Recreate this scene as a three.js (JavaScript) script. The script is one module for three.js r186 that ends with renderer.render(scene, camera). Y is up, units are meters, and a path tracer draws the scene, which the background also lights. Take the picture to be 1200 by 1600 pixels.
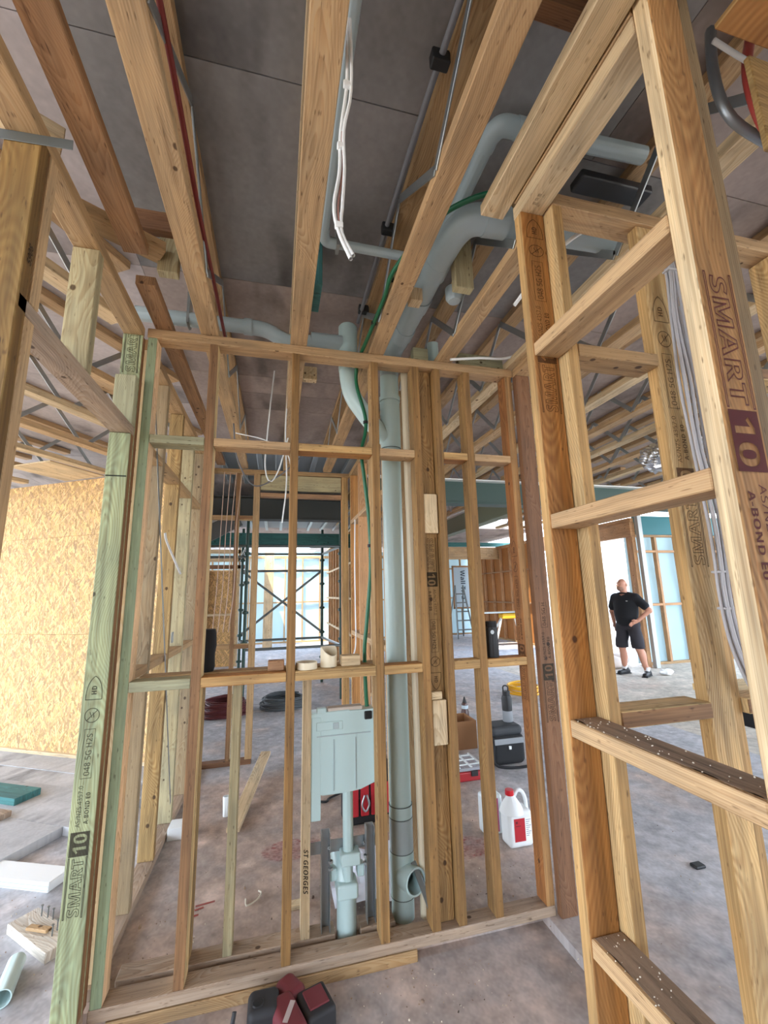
import * as THREE from 'three';
import { MarchingCubes } from 'three/addons/objects/MarchingCubes.js';
import { mergeGeometries, toCreasedNormals } from 'three/addons/utils/BufferGeometryUtils.js';
import { Brush, Evaluator, SUBTRACTION } from 'three-bvh-csg';
import { RoundedBoxGeometry } from 'three/addons/geometries/RoundedBoxGeometry.js';

// ---------------------------------------------------------------- camera, sky, sun, exposure
const scene = new THREE.Scene();
const renderer = new THREE.WebGLRenderer({ antialias: true });
renderer.toneMapping = THREE.LinearToneMapping;
renderer.toneMappingExposure = 2.15;
renderer.shadowMap.enabled = true;
const camera = new THREE.PerspectiveCamera(100.37, 3 / 4, 0.03, 200);
{
  const yaw = THREE.MathUtils.degToRad(14.205), pitch = THREE.MathUtils.degToRad(10.7135), roll = THREE.MathUtils.degToRad(-1.3211);
  const f = new THREE.Vector3(Math.sin(yaw) * Math.cos(pitch), Math.sin(pitch), -Math.cos(yaw) * Math.cos(pitch));
  const r0 = new THREE.Vector3(Math.cos(yaw), 0, Math.sin(yaw)), u0 = new THREE.Vector3().crossVectors(r0, f);
  const r = r0.clone().multiplyScalar(Math.cos(roll)).addScaledVector(u0, Math.sin(roll));
  const u = r0.clone().multiplyScalar(-Math.sin(roll)).addScaledVector(u0, Math.cos(roll));
  camera.position.set(0, 1.6, 0);
  camera.quaternion.setFromRotationMatrix(new THREE.Matrix4().makeBasis(r, u, f.clone().negate()));
}
{ // bright hazy sky, the same all the way round
  const W = 64, H = 32, d = new Float32Array(W * H * 4);
  for (let j = 0; j < H; j++) for (let i = 0; i < W; i++) {
    const e = Math.max(0, Math.sin(((j + 0.5) / H - 0.5) * Math.PI)), o = (j * W + i) * 4;
    d[o] = 3.6 - 1.5 * e; d[o + 1] = 4.0 - 1.2 * e; d[o + 2] = 4.5 - 0.6 * e; d[o + 3] = 1;
  }
  const sky = new THREE.DataTexture(d, W, H, THREE.RGBAFormat, THREE.FloatType);
  sky.mapping = THREE.EquirectangularReflectionMapping; sky.magFilter = THREE.LinearFilter; sky.needsUpdate = true;
  scene.background = sky; scene.environment = sky;
}
const sun = new THREE.DirectionalLight(0xfff3e0, 5);
sun.position.set(-9, 26, 9); sun.target.position.set(0, 0, -4);
sun.castShadow = true; sun.shadow.mapSize.set(2048, 2048);
Object.assign(sun.shadow.camera, { left: -30, right: 30, top: 30, bottom: -30, near: 1, far: 80 });
scene.add(sun, sun.target);

// ---------------------------------------------------------------- helpers
let seed = 12345;
const rnd = () => { seed = (seed * 1664525 + 1013904223) >>> 0; return seed / 4294967296; };
const rr = (a, b) => a + (b - a) * rnd();
const used = new Map();
const numbered = (n) => { const k = used.get(n) || 0; used.set(n, k + 1); return k ? n + '_' + String(k).padStart(3, '0') : n; };
const V3 = (a) => new THREE.Vector3(a[0], a[1], a[2]);
function tag(o, label, category, group, kind) { if (label) o.userData.label = label; if (category) o.userData.category = category; if (group) o.userData.group = group; if (kind) o.userData.kind = kind; return o; }
function thing(name, label, category, pos = [0, 0, 0], group, turn = 0) {
  const g = new THREE.Group(); g.name = numbered(name); g.position.set(...pos); g.rotation.y = turn;
  if (turn) g.userData_local = true;
  scene.add(g); return tag(g, label, category, group);
}
// world offset of a parent; inside a turned thing coordinates are that thing's own
function base(p) { let x = 0, y = 0, z = 0; for (let q = p; q && q !== scene && !q.userData_local; q = q.parent) { x += q.position.x; y += q.position.y; z += q.position.z; } return [x, y, z]; }
function put(parent, name, geo, m, c = [0, 0, 0]) {
  const o = new THREE.Mesh(geo, m); o.name = parent === scene ? numbered(name) : name; o.castShadow = o.receiveShadow = true;
  const b = base(parent); o.position.set(c[0] - b[0], c[1] - b[1], c[2] - b[2]); parent.add(o); return o;
}
// chamfered box with wood uv: long side along v, wide faces in the left half of the texture, narrow faces in the right half
function boxGeo(sx, sy, sz, ch = 0.0025, axis) {
  const s = [sx, sy, sz], h = s.map((v) => v / 2); ch = Math.min(ch, Math.min(...s) * 0.3);
  const L = axis ?? s.indexOf(Math.max(...s)), oth = [0, 1, 2].filter((i) => i !== L), wide = s[oth[0]] >= s[oth[1]] ? oth[0] : oth[1], thin = oth[0] + oth[1] - wide;
  const pos = [], nor = [], uv = [], offV = rr(0, 2), offF = rr(0, 0.25 - Math.min(0.25, s[wide])), offE = rr(0, 0.2), squeeze = Math.min(1, 0.25 / s[wide]);
  const uvOf = (p, n) => { // n: dominant axis of the face
    if (n === L) return [(offF + (p[wide] + h[wide]) * squeeze) / 0.5 * 0.999, (offV + p[thin]) / 2];
    if (n === thin) return [(offF + (p[wide] + h[wide]) * squeeze) / 0.5 * 0.999, (offV + p[L]) / 2];
    return [0.5 + Math.min(0.499, (offE + p[thin] + h[thin]) / 0.5 % 0.5), (offV + p[L]) / 2];
  };
  const quad = (a, b, c, d, n) => {
    const N = new THREE.Vector3().crossVectors(V3(b).sub(V3(a)), V3(d).sub(V3(a))).normalize();
    for (const p of [a, b, c, a, c, d]) { pos.push(...p); nor.push(N.x, N.y, N.z); uv.push(...uvOf(p, n)); }
  };
  const pt = (ax, sg, u, su, v, sv, inU, inV, inA) => { const p = [0, 0, 0]; p[ax] = sg * (h[ax] - inA); p[u] = su * (h[u] - inU); p[v] = sv * (h[v] - inV); return p; };
  for (let ax = 0; ax < 3; ax++) { const u = (ax + 1) % 3, v = (ax + 2) % 3;
    for (const sg of [-1, 1]) {
      let q = [[-1, -1], [1, -1], [1, 1], [-1, 1]].map(([a, b]) => pt(ax, sg, u, a, v, b, ch, ch, 0)); if (sg < 0) q.reverse();
      quad(...q, ax);
      // the chamfer between this face and the +/- u face
      for (const su of [-1, 1]) {
        let e = [pt(ax, sg, u, su, v, -1, ch, ch, 0), pt(ax, sg, u, su, v, -1, 0, ch, ch), pt(ax, sg, u, su, v, 1, 0, ch, ch), pt(ax, sg, u, su, v, 1, ch, ch, 0)];
        if (sg * su < 0) e.reverse(); quad(...e, ax === L ? u : ax);
      }
    } }
  for (const x of [-1, 1]) for (const y of [-1, 1]) for (const z of [-1, 1]) {
    let t = [[x * h[0], y * (h[1] - ch), z * (h[2] - ch)], [x * (h[0] - ch), y * h[1], z * (h[2] - ch)], [x * (h[0] - ch), y * (h[1] - ch), z * h[2]]]; if (x * y * z < 0) t.reverse();
    const N = new THREE.Vector3(x, y, z).normalize(); for (const p of t) { pos.push(...p); nor.push(N.x, N.y, N.z); uv.push(...uvOf(p, thin)); }
  }
  const g = new THREE.BufferGeometry();
  g.setAttribute('position', new THREE.Float32BufferAttribute(pos, 3)); g.setAttribute('normal', new THREE.Float32BufferAttribute(nor, 3)); g.setAttribute('uv', new THREE.Float32BufferAttribute(uv, 2));
  return g;
}
const bx = (parent, name, X, Y, Z, m, ch, axis) => put(parent, name, boxGeo(X[1] - X[0], Y[1] - Y[0], Z[1] - Z[0], ch, axis), m, [(X[0] + X[1]) / 2, (Y[0] + Y[1]) / 2, (Z[0] + Z[1]) / 2]);
// oriented bar from A to B, w across (along `side`), t the other way
function bar(parent, name, A, B, w, t, m, side = [1, 0, 0], ch) {
  const a = V3(A), b = V3(B), y = b.clone().sub(a), l = y.length(); y.normalize();
  const x = V3(side).addScaledVector(y, -V3(side).dot(y)).normalize(), z = new THREE.Vector3().crossVectors(x, y);
  const o = put(parent, name, boxGeo(w, l, t, ch, 1), m, a.add(b).multiplyScalar(0.5).toArray());
  o.quaternion.setFromRotationMatrix(new THREE.Matrix4().makeBasis(x, y, z)); return o;
}
const curve = (pts, closed = false, tension = 0.5) => new THREE.CatmullRomCurve3(pts.map(V3), closed, 'catmullrom', tension);
function tube(parent, name, pts, r, m, n = 0, sides = 8, closed = false) {
  const c = curve(pts, closed), o = pts[0];
  const g = new THREE.TubeGeometry(c, n || Math.max(8, Math.ceil(c.getLength() / 0.03)), r, sides, closed); g.translate(-o[0], -o[1], -o[2]);
  return put(parent, name, g, m, o);
}
// straight pipe with open ends and wall thickness
function pipe(parent, name, A, B, r, m, wall = 0.004, sides = 28) {
  const a = V3(A), b = V3(B), d = b.clone().sub(a), l = d.length();
  const g = new THREE.LatheGeometry([[r - wall, 0], [r, 0], [r, l], [r - wall, l], [r - wall, 0]].map(([x, y]) => new THREE.Vector2(x, y)), sides);
  const o = put(parent, name, toCreasedNormals(g, 0.6), m, A); o.quaternion.setFromUnitVectors(new THREE.Vector3(0, 1, 0), d.normalize()); return o;
}
function bend(parent, name, pts, r, m, n = 24) { return tube(parent, name, pts, r, m, n, 24); }
function lathe(parent, name, prof, m, c, sides = 28, crease = 0.7) { return put(parent, name, toCreasedNormals(new THREE.LatheGeometry(prof.map(([x, y]) => new THREE.Vector2(x, y)), sides), crease), m, c); }
function rbox(parent, name, X, Y, Z, r, m, seg = 3) { return put(parent, name, new RoundedBoxGeometry(X[1] - X[0], Y[1] - Y[0], Z[1] - Z[0], seg, r), m, [(X[0] + X[1]) / 2, (Y[0] + Y[1]) / 2, (Z[0] + Z[1]) / 2]); }
function extr(parent, name, pts, depth, m, c, bevel = 0.003, rot) {
  const s = new THREE.Shape(pts.map(([x, y]) => new THREE.Vector2(x, y)));
  const g = new THREE.ExtrudeGeometry(s, { depth, bevelEnabled: bevel > 0, bevelSize: bevel, bevelThickness: bevel, bevelSegments: 2, steps: 1 });
  const o = put(parent, name, g, m, c); if (rot) o.rotation.set(...rot); return o;
}

// ---------------------------------------------------------------- noise and textures
const hash = (x, y, s) => { let h = (x * 374761393 + y * 668265263 + s * 974711) | 0; h = Math.imul(h ^ (h >>> 13), 1274126177); return ((h ^ (h >>> 16)) >>> 0) / 4294967296; };
function noise(x, y, px, py, s) { // value noise, periodic with px, py
  const xi = Math.floor(x), yi = Math.floor(y); let fx = x - xi, fy = y - yi; fx = fx * fx * (3 - 2 * fx); fy = fy * fy * (3 - 2 * fy);
  const w = (a, p) => ((a % p) + p) % p, a = hash(w(xi, px), w(yi, py), s), b = hash(w(xi + 1, px), w(yi, py), s), c = hash(w(xi, px), w(yi + 1, py), s), d = hash(w(xi + 1, px), w(yi + 1, py), s);
  return (a + (b - a) * fx) * (1 - fy) + (c + (d - c) * fx) * fy;
}
const fbm = (u, v, fu, fv, s, oct = 4) => { let t = 0, a = 0.5, n = 0; for (let i = 0; i < oct; i++) { t += a * noise(u * fu, v * fv, fu, fv, s + i); n += a; a *= 0.5; fu *= 2; fv *= 2; } return t / n; };
function dataTex(W, H, fn, srgb = true) {
  const d = new Uint8Array(W * H * 4);
  for (let j = 0; j < H; j++) for (let i = 0; i < W; i++) { const c = fn((i + 0.5) / W, (j + 0.5) / H, i, j), o = (j * W + i) * 4; d[o] = Math.max(0, Math.min(255, c[0] * 255)); d[o + 1] = Math.max(0, Math.min(255, c[1] * 255)); d[o + 2] = Math.max(0, Math.min(255, c[2] * 255)); d[o + 3] = 255; }
  const t = new THREE.DataTexture(d, W, H); t.wrapS = t.wrapT = THREE.RepeatWrapping; t.magFilter = THREE.LinearFilter; t.minFilter = THREE.LinearMipmapLinearFilter; t.generateMipmaps = true; if (srgb) t.colorSpace = THREE.SRGBColorSpace; t.needsUpdate = true; return t;
}
// u spans 0.5 m (left half: wide faces, right half: narrow edges), v spans 2 m
function woodTex(s, kind, face = [1, 1, 1], edgeC = [1, 1, 1]) {
  const knots = []; const R = (k) => hash(k, s, 77);
  const nk = kind === 'pine' ? 4 : 3;
  for (let k = 0; k < nk; k++) knots.push([0.02 + 0.21 * R(k * 5), 2 * R(k * 5 + 1), 0.003 + 0.005 * R(k * 5 + 2)]);
  return dataTex(512, 2048, (u, v) => {
    const edge = u >= 0.5, x = (edge ? u - 0.5 : u) * 0.5, y = v * 2;
    let g, dark = 0;
    if (!edge) {
      let dx = 0;
      for (const [kx, ky, kr] of knots) { let ddy = Math.abs(y - ky); ddy = Math.min(ddy, 2 - ddy); const q = (x - kx) ** 2 + (ddy * 0.45) ** 2; dx += 0.012 * Math.exp(-q / 0.0004) * Math.sign(x - kx + 1e-6); const e = Math.hypot(x - kx, ddy * 0.8); if (e < kr * 1.5) dark = Math.max(dark, Math.min(1, (kr * 1.5 - e) / (kr * 0.6))); }
      const cx = 0.125 + 0.07 * Math.sin(y * Math.PI + s) + 0.03 * Math.sin(y * Math.PI * 3 + s * 2) + 0.012 * (fbm(u, v, 3, 9, s + 40) - 0.5);
      const d = kind === 'lvl' ? 0.02 + 0.05 * (1 + Math.sin(y * Math.PI * 2 + s * 1.7)) : 0.10 + 0.05 * Math.sin(y * Math.PI + s);
      const r = Math.hypot(x - cx + dx, d * 0.6) + 0.012 * fbm(u, v, 6, 10, s + 11, 3);
      const ph = (r * (kind === 'lvl' ? 120 : 190)) % 1;
      g = kind === 'lvl' ? 0.5 + 0.5 * Math.sin(ph * 6.2832) : Math.pow(ph, 1.6) - (ph > 0.9 ? (ph - 0.9) * 10 : 0) * Math.pow(ph, 1.6);
      g *= 0.2 + 1.3 * fbm(u, v, 5, 4, s + 19, 2);
    } else if (kind === 'lvl') {
      const ph = (x * 310) % 1, lam = Math.floor(x * 310);
      g = (ph < 0.16 ? 1.1 : 0.15 + 0.55 * hash(lam, 3, s)) + 0.35 * (fbm(u, v, 60, 14, s + 5, 2) - 0.5);
    } else { const ph = (x * 190 + 0.9 * fbm(u, v, 10, 5, s + 4, 2)) % 1; g = Math.pow(ph, 2) * 0.9; }
    const fibre = fbm(u, v, 128, 24, s + 2, 2) - 0.5, blot = fbm(u, v, 8, 10, s + 8, 3) - 0.5, streak = fbm(u, v, 40, 5, s + 60, 3) - 0.5, fleck = Math.max(0, fbm(u, v, 90, 60, s + 71, 2) - 0.78) * 1.8;
    let L = 0.95 - (kind === 'lvl' ? 0.10 : 0.12) * g + 0.16 * fibre + 0.22 * blot + (kind === 'lvl' ? 0.34 : 0.2) * streak - fleck; L = L * (1 - 0.5 * dark);
    const warm = 0.10 * g + 0.2 * dark + 0.12 * Math.max(0, -streak) + 0.3 * fleck, c = edge ? edgeC : face;
    return [L * c[0], L * (1 - warm * 0.5 - 0.03 * blot) * c[1], L * (1 - warm * 1.0 - 0.08 * blot) * c[2]];
  });
}
const texPine = woodTex(1, 'pine'), texPine2 = woodTex(5, 'pine'), texLvl = woodTex(9, 'lvl', [0.80, 0.66, 0.48], [0.90, 0.86, 0.76]), texLvl2 = woodTex(14, 'lvl', [0.90, 0.82, 0.68], [0.82, 0.72, 0.56]);
const texGreen = woodTex(21, 'lvl', [0.62, 0.66, 0.51], [0.56, 0.42, 0.28]), texGreenEdge = woodTex(25, 'pine', [0.93, 0.80, 0.64], [0.56, 0.62, 0.49]), texRustEdge = woodTex(29, 'lvl', [0.86, 0.76, 0.56], [0.58, 0.44, 0.30]);
const rough = (r) => ({ roughness: r, metalness: 0 });
const std = (c, r = 0.7, o = {}) => new THREE.MeshStandardMaterial({ color: c, roughness: r, metalness: 0, ...o });
const muted = (c, k = 0.16) => { const q = new THREE.Color(c).multiplyScalar(0.94), l = 0.3 * q.r + 0.59 * q.g + 0.11 * q.b; return q.lerp(new THREE.Color(l, l, l), k); };
const wm = (c, map, r = 0.72) => new THREE.MeshStandardMaterial({ color: muted(c), map, roughness: r, bumpMap: map, bumpScale: 0.0006 });
const W = {
  pine: wm('#d2ad78', texPine), pine2: wm('#caa470', texPine2), pale: wm('#e0c697', texPine2), tan: wm('#bd9862', texPine),
  rust: wm('#ffffff', texRustEdge), brown: wm('#8a5e38', texPine), red: wm('#b5875a', texPine2),
  lvl: wm('#c6ad83', texLvl2), lvlM: wm('#bda274', texLvl2), lvl2: wm('#f0e0bc', texLvl2), lvlO: wm('#fff0d8', texLvl), olive: wm('#c9b78a', texLvl2), oliveD: wm('#a58f68', texPine),
  green: wm('#ffffff', texGreen), green2: wm('#a9aa86', texPine), endGreen: wm('#ffffff', texGreenEdge), pgreen: wm('#b9ad80', texPine2), honey: wm('#e8c48a', texLvl), dusty: wm('#b79f86', texPine), orange: wm('#cd9860', texPine2), chord: wm('#b0814e', texPine), amber: wm('#c79c68', texLvl), oliveB: wm('#a08a55', texLvl2),
};
// ---------------------------------------------------------------- materials of the setting
const FX = [-6, 13], FZ = [-19, 5];
// dusty slab, 19 m x 24 m in plan: brown silt where the wet-area rooms are, grey where the slab is swept
const slabTex = dataTex(2048, 2048, (u, v) => {
  const x = FX[0] + u * 19, z = FZ[0] + v * 24;
  const n1 = fbm(u, v, 24, 30, 3, 5), n2 = fbm(u, v, 110, 140, 9, 4), n3 = hash(Math.floor(u * 2048), Math.floor(v * 2048), 5), n4 = fbm(u, v, 400, 500, 21, 2);
  const inB = Math.max(0, 1 - Math.max(Math.abs(x - 0.55) / 1.6, Math.abs(z + 3.1) / 1.9));
  let dirt = Math.min(1, Math.max(0, inB * 2.4 + (n1 - 0.52) * 2.2)) * (x < -0.75 ? 0.2 : 1); if (z > -2.21 && x < 1.36) dirt = 0.75 + (n1 - 0.5);
  dirt = Math.min(1, Math.max(0, dirt + (n2 - 0.5) * 0.9));
  const far = x > 4.5 && z > -10 ? 1 : 0;
  const L = 0.92 + 0.25 * (n2 - 0.5) + 0.10 * (n3 - 0.5) + 0.22 * (n4 - 0.5), S = Math.max(0, n2 - 0.66) * 1.4;
  const g = [0.77 + 0.03 * far, 0.77, 0.785 - 0.07 * far], b = [0.73, 0.645, 0.59];
  return [0, 1, 2].map((k) => (g[k] * (1 - dirt) + b[k] * dirt) * L + S * 0.25);
});
const mSlab = new THREE.MeshStandardMaterial({ map: slabTex, roughness: 0.82, bumpMap: slabTex, bumpScale: 0.004 });
const sheetTex = dataTex(512, 512, (u, v) => { const n = fbm(u, v, 5, 5, 31, 5), f = fbm(u, v, 90, 90, 32, 2), s = Math.max(0, fbm(u, v, 9, 3, 36, 4) - 0.6) * 0.9; const L = 0.86 + 0.24 * (n - 0.5) + 0.08 * (f - 0.5) - s; return [L, L * 0.985, L * 0.97]; });
const mSheetLit = new THREE.MeshStandardMaterial({ color: '#d6d0d2', map: sheetTex, roughness: 0.85 }), mSheetHalfLit = new THREE.MeshStandardMaterial({ color: '#c4b7b2', map: sheetTex, roughness: 0.85 });  // paler copies of the sheet, brighter daylight of those rooms put into the colour
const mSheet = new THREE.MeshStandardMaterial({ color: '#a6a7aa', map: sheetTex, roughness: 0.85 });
const mDeck = new THREE.MeshStandardMaterial({ color: '#c9ccd0', map: sheetTex, roughness: 0.8 });
const osbTex = (() => { // flakes pressed into a board, 1 m square
  const N = 1024, d = new Float32Array(N * N * 3).fill(0);
  for (let i = 0; i < N * N; i++) { d[i * 3] = 0.80; d[i * 3 + 1] = 0.66; d[i * 3 + 2] = 0.43; }
  let s = 99; const r = () => { s = (s * 1664525 + 1013904223) >>> 0; return s / 4294967296; };
  for (let k = 0; k < 7000; k++) {
    const cx = r() * N, cy = r() * N, a = Math.PI / 2 + (r() - 0.5) * 1.9, L = 16 + 50 * r(), w = 3 + 8 * r(), t = 0.70 + 0.38 * r(), c = [0.90 * t, 0.755 * t, (0.50 + 0.08 * r()) * t], ca = Math.cos(a), sa = Math.sin(a);
    for (let p = -L; p < L; p += 0.8) for (let q = -w; q < w; q += 0.8) { const x = ((Math.round(cx + p * ca - q * sa) % N) + N) % N, y = ((Math.round(cy + p * sa + q * ca) % N) + N) % N, o = (y * N + x) * 3, e = Math.abs(q) > w - 1.2 ? 0.88 : 1; d[o] = c[0] * e; d[o + 1] = c[1] * e; d[o + 2] = c[2] * e; }
  }
  return dataTex(N, N, (u, v, i, j) => { const o = (j * N + i) * 3; return [d[o], d[o + 1], d[o + 2]]; });
})();
const mOsb = new THREE.MeshStandardMaterial({ color: '#efe6d8', map: osbTex, roughness: 0.75, bumpMap: osbTex, bumpScale: 0.001 });
const plyTex = dataTex(512, 1024, (u, v) => { const n = fbm(u, v, 6, 3, 51, 4), r = ((u * 5 + 1.6 * fbm(u, v, 3, 3, 55, 3)) * 7) % 1; const L = 0.9 - 0.22 * r * n + 0.1 * (fbm(u, v, 80, 20, 57, 2) - 0.5); return [L, L * 0.94, L * 0.84]; });
const mPly = new THREE.MeshStandardMaterial({ color: '#c58a50', map: plyTex, roughness: 0.7 });
const mWrap = new THREE.MeshPhysicalMaterial({ color: '#a3bcc2', roughness: 0.9, transmission: 0.2, thickness: 0, side: THREE.DoubleSide });
const mGalv = std('#a9b0b2', 0.38, { metalness: 0.85 }), mGalvD = std('#7d8484', 0.45, { metalness: 0.8 }), mSteelDark = std('#3d4140', 0.6), mSteelGreen = std('#38504c', 0.55), mWhite = std('#e6eaea', 0.55), mTeal = wm('#2f7f80', texPine), mBlack = std('#17181a', 0.55), mBlackSoft = std('#1d1e20', 0.85);
const mPvc = std('#bad2d1', 0.28), mPvcG = std('#a9b9bd', 0.3), mCream = std('#ded2b6', 0.4), mGreenHose = std('#12603f', 0.4), mCable = std('#e3e6e6', 0.5), mGreyCable = std('#b4b4b8', 0.5), mRed = std('#9c1d22', 0.4), mYellow = std('#e8b021', 0.5), mConduit = std('#6c6c70', 0.5);
function uvXZ(g, sx, sz, ox = 0, oz = 0, ax = [0, 2]) { const p = g.attributes.position, uv = new Float32Array(p.count * 2); const get = (i, a) => (a === 0 ? p.getX(i) : a === 1 ? p.getY(i) : p.getZ(i)); for (let i = 0; i < p.count; i++) { uv[2 * i] = (get(i, ax[0]) - ox) / sx; uv[2 * i + 1] = (get(i, ax[1]) - oz) / sz; } g.setAttribute('uv', new THREE.BufferAttribute(uv, 2)); return g; }
const slabBox = (X, Y, Z) => { const g = new THREE.BoxGeometry(X[1] - X[0], Y[1] - Y[0], Z[1] - Z[0]); g.translate((X[0] + X[1]) / 2, (Y[0] + Y[1]) / 2, (Z[0] + Z[1]) / 2); return uvXZ(g, 19, 24, FX[0], FZ[0]); };

// ---------------------------------------------------------------- ground, slab, upper floor
{
  const g = new THREE.BoxGeometry(160, 0.2, 160); g.translate(0, -0.4, 0);
  tag(put(scene, 'ground', uvXZ(g, 3, 3), new THREE.MeshStandardMaterial({ color: '#d8cdbb', map: sheetTex, roughness: 0.9 })), null, null, null, 'structure');
  const f = mergeGeometries([slabBox([-6, 13], [-0.3, 0], [-19, -2.25]), slabBox([1.35, 13], [-0.3, 0], [-2.25, 3.2]), slabBox([-6, -0.77], [-0.3, 0], [-2.25, 3.2])]);
  tag(put(scene, 'floor', f, mSlab), 'grey concrete floor slab with brown dust', null, null, 'structure');
  tag(put(scene, 'floor', slabBox([-0.77, 1.35], [-0.3, -0.05], [-2.25, 3.2]), mSlab), 'set down dusty concrete floor in front of the stud wall', null, null, 'structure');
}
tag(bx(scene, 'added_wall_back', [-0.77, 2.4], [-0.05, 3.29], [0.75, 0.85], W.tan), 'unseen wall added behind the camera to dim the near floor', null, null, 'structure');  // unseen, added to keep light from behind off the near floor and studs
{ // flooring sheets of the storey above, seen from below
  const c = thing('ceiling', 'underside of grey floor sheets above the trusses', null, [0, 3.3, 0]); c.userData.kind = 'structure';
  const zs = [3.3, 2.4, 1.5, 0.62, -0.28, -1.18, -2.18, -3.25, -3.54, -3.87, -4.77, -5.67, -6.57, -7.8, -9.3, -10.8, -12.3, -13.8, -15.3, -17, -19];
  for (let k = 0; k + 1 < zs.length; k++) {
    const xs = [-6, -3.4 - (k % 2) * 0.9, -0.72, 1.2 + (k % 2) * 0.6, 4.6 - (k % 2) * 0.6, 7.4, 10.2];
    for (let n = 0; n + 1 < xs.length; n++) { const x = xs[n];
      if (x > 7 && zs[k] < -7.7) continue; if (zs[k] < -12 && x > -1 && x < 1.1) continue; if (zs[k] === -9.3 && x > 3.5) continue;  // unseen openings left in the upper floor so daylight reaches the far rooms
      const X = [x + 0.0015, xs[n + 1] - 0.0015];
      const g = new THREE.BoxGeometry(X[1] - X[0], 0.019, zs[k] - zs[k + 1] - 0.004); uvXZ(g, 1.7, 1.7, rr(0, 1), rr(0, 1));
      put(c, 'sheet', g, x < -0.8 ? mSheetLit : zs[k] < -2.1 || x > 1.1 ? mSheetHalfLit : mSheet, [(X[0] + X[1]) / 2, 3.3 + 0.0095 + (k * 7 + Math.round(x)) % 2 * 0.0004, (zs[k] + zs[k + 1]) / 2]);  // sheet tone follows how well each room is lit
    }
  }
  const up = mergeGeometries([[-6, 10.2, -7.7, 3.3], [-6, 7.4, -9.3, -7.7], [-6, 4.3, -10.8, -9.3], [-6, 7.4, -12.3, -10.8], [-6, -0.72, -19, -12.3], [1.5, 7.4, -19, -12.3]].map(([a, b, c2, d]) => { const g = new THREE.BoxGeometry(b - a, 0.2, d - c2); g.translate((a + b) / 2, 3.43, (c2 + d) / 2); return g; })); tag(put(scene, 'floor', up, std('#9a948c', 0.9)), 'upper storey deck above the sheets', null, null, 'structure');  // deck shaped with the same openings to let daylight in
}
// ---------------------------------------------------------------- printed stamps on the timber
function canvasTex(w, h, draw) { const c = document.createElement('canvas'); c.width = w; c.height = h; const x = c.getContext('2d'); x.clearRect(0, 0, w, h); draw(x, w, h); const t = new THREE.CanvasTexture(c); t.colorSpace = THREE.SRGBColorSpace; return t; }
const ink = (t, r = 0.8) => new THREE.MeshStandardMaterial({ map: t, transparent: true, roughness: r, polygonOffset: true, polygonOffsetFactor: -2 });
function strip(color, upto = 5) { // 1.0 m x 0.09 m strip, read along its length
  return canvasTex(2048, 184, (c) => {
    c.strokeStyle = c.fillStyle = color; c.lineWidth = 5; c.textBaseline = 'middle';
    c.strokeRect(8, 14, 470, 9); c.strokeRect(8, 160, 470, 9);
    c.font = 'bold 128px sans-serif'; const w = c.measureText('SMART').width; c.save(); c.translate(14, 94); c.scale(455 / w, 1); c.strokeText('SMART', 0, 0); c.restore();
    c.fillRect(486, 12, 196, 160); c.save(); c.globalCompositeOperation = 'destination-out'; c.font = 'bold 150px sans-serif'; const w2 = c.measureText('10').width; c.translate(500, 98); c.scale(170 / w2, 1); c.fillText('10', 0, 0); c.restore();
    c.font = '52px sans-serif'; c.fillText('AS/NZS 4357.0', 720, 62); c.font = 'bold 50px sans-serif'; c.fillText('A-BOND E0', 740, 128);
    c.lineWidth = 4; c.strokeRect(1120, 44, 420, 92); c.font = '70px sans-serif'; c.fillText('048 5G H2S', 1140, 94, 380);
    c.lineWidth = 6; c.beginPath(); c.arc(1660, 94, 62, 0, 7); c.stroke(); c.beginPath(); c.moveTo(1616, 50); c.lineTo(1704, 138); c.moveTo(1640, 94); c.lineTo(1690, 74); c.moveTo(1640, 112); c.lineTo(1686, 100); c.stroke();
    c.beginPath(); c.moveTo(1800, 24); c.quadraticCurveTo(1960, 20, 2010, 94); c.quadraticCurveTo(1960, 168, 1800, 164); c.closePath(); c.stroke(); c.font = 'bold 60px sans-serif'; c.save(); c.translate(1880, 94); c.rotate(0); c.fillText('HD', -40, 0); c.restore();
  });
}
const inkDark = ink(strip('rgba(46,40,26,0.80)')), inkMar = ink(strip('rgba(92,26,34,0.90)')), inkBrown = ink(strip('rgba(84,50,22,0.72)'));
// stamp on a +z face: reads upwards (up) or downwards; y0 is where the S of SMART begins
function stamp(stud, m, xc, y0, z, len = 1.0, up = true, wid = 0.082, crop = 1) {
  const g = new THREE.PlaneGeometry(len * crop, wid); const uv = g.attributes.uv; for (let i = 0; i < uv.count; i++) uv.setX(i, uv.getX(i) * crop);
  g.rotateZ(up ? Math.PI / 2 : -Math.PI / 2);
  const o = put(stud, 'stamp', g, m, [xc, y0 + (up ? 1 : -1) * len * crop / 2, z + 0.0009]); o.castShadow = false; o.userData.label = 'printed grading stamp'; return o;
}
const scrawl = (txt, color, w, h, font) => ink(canvasTex(w, h, (c) => { c.fillStyle = color; c.font = font; c.textBaseline = 'middle'; c.fillText(txt, 6, h / 2, w - 12); }));
const mSmallPrint = ink(canvasTex(256, 128, (c) => { c.fillStyle = 'rgba(60,40,20,0.7)'; c.font = 'bold 34px monospace'; c.fillText('MGP 10', 20, 36); c.fillText('H2F', 20, 76); c.fillText('90X45', 20, 116); }));

const TOP = [2.905, 2.955], NOGU = [2.345, 2.388], NOGM = [1.195, 1.239];
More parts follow.
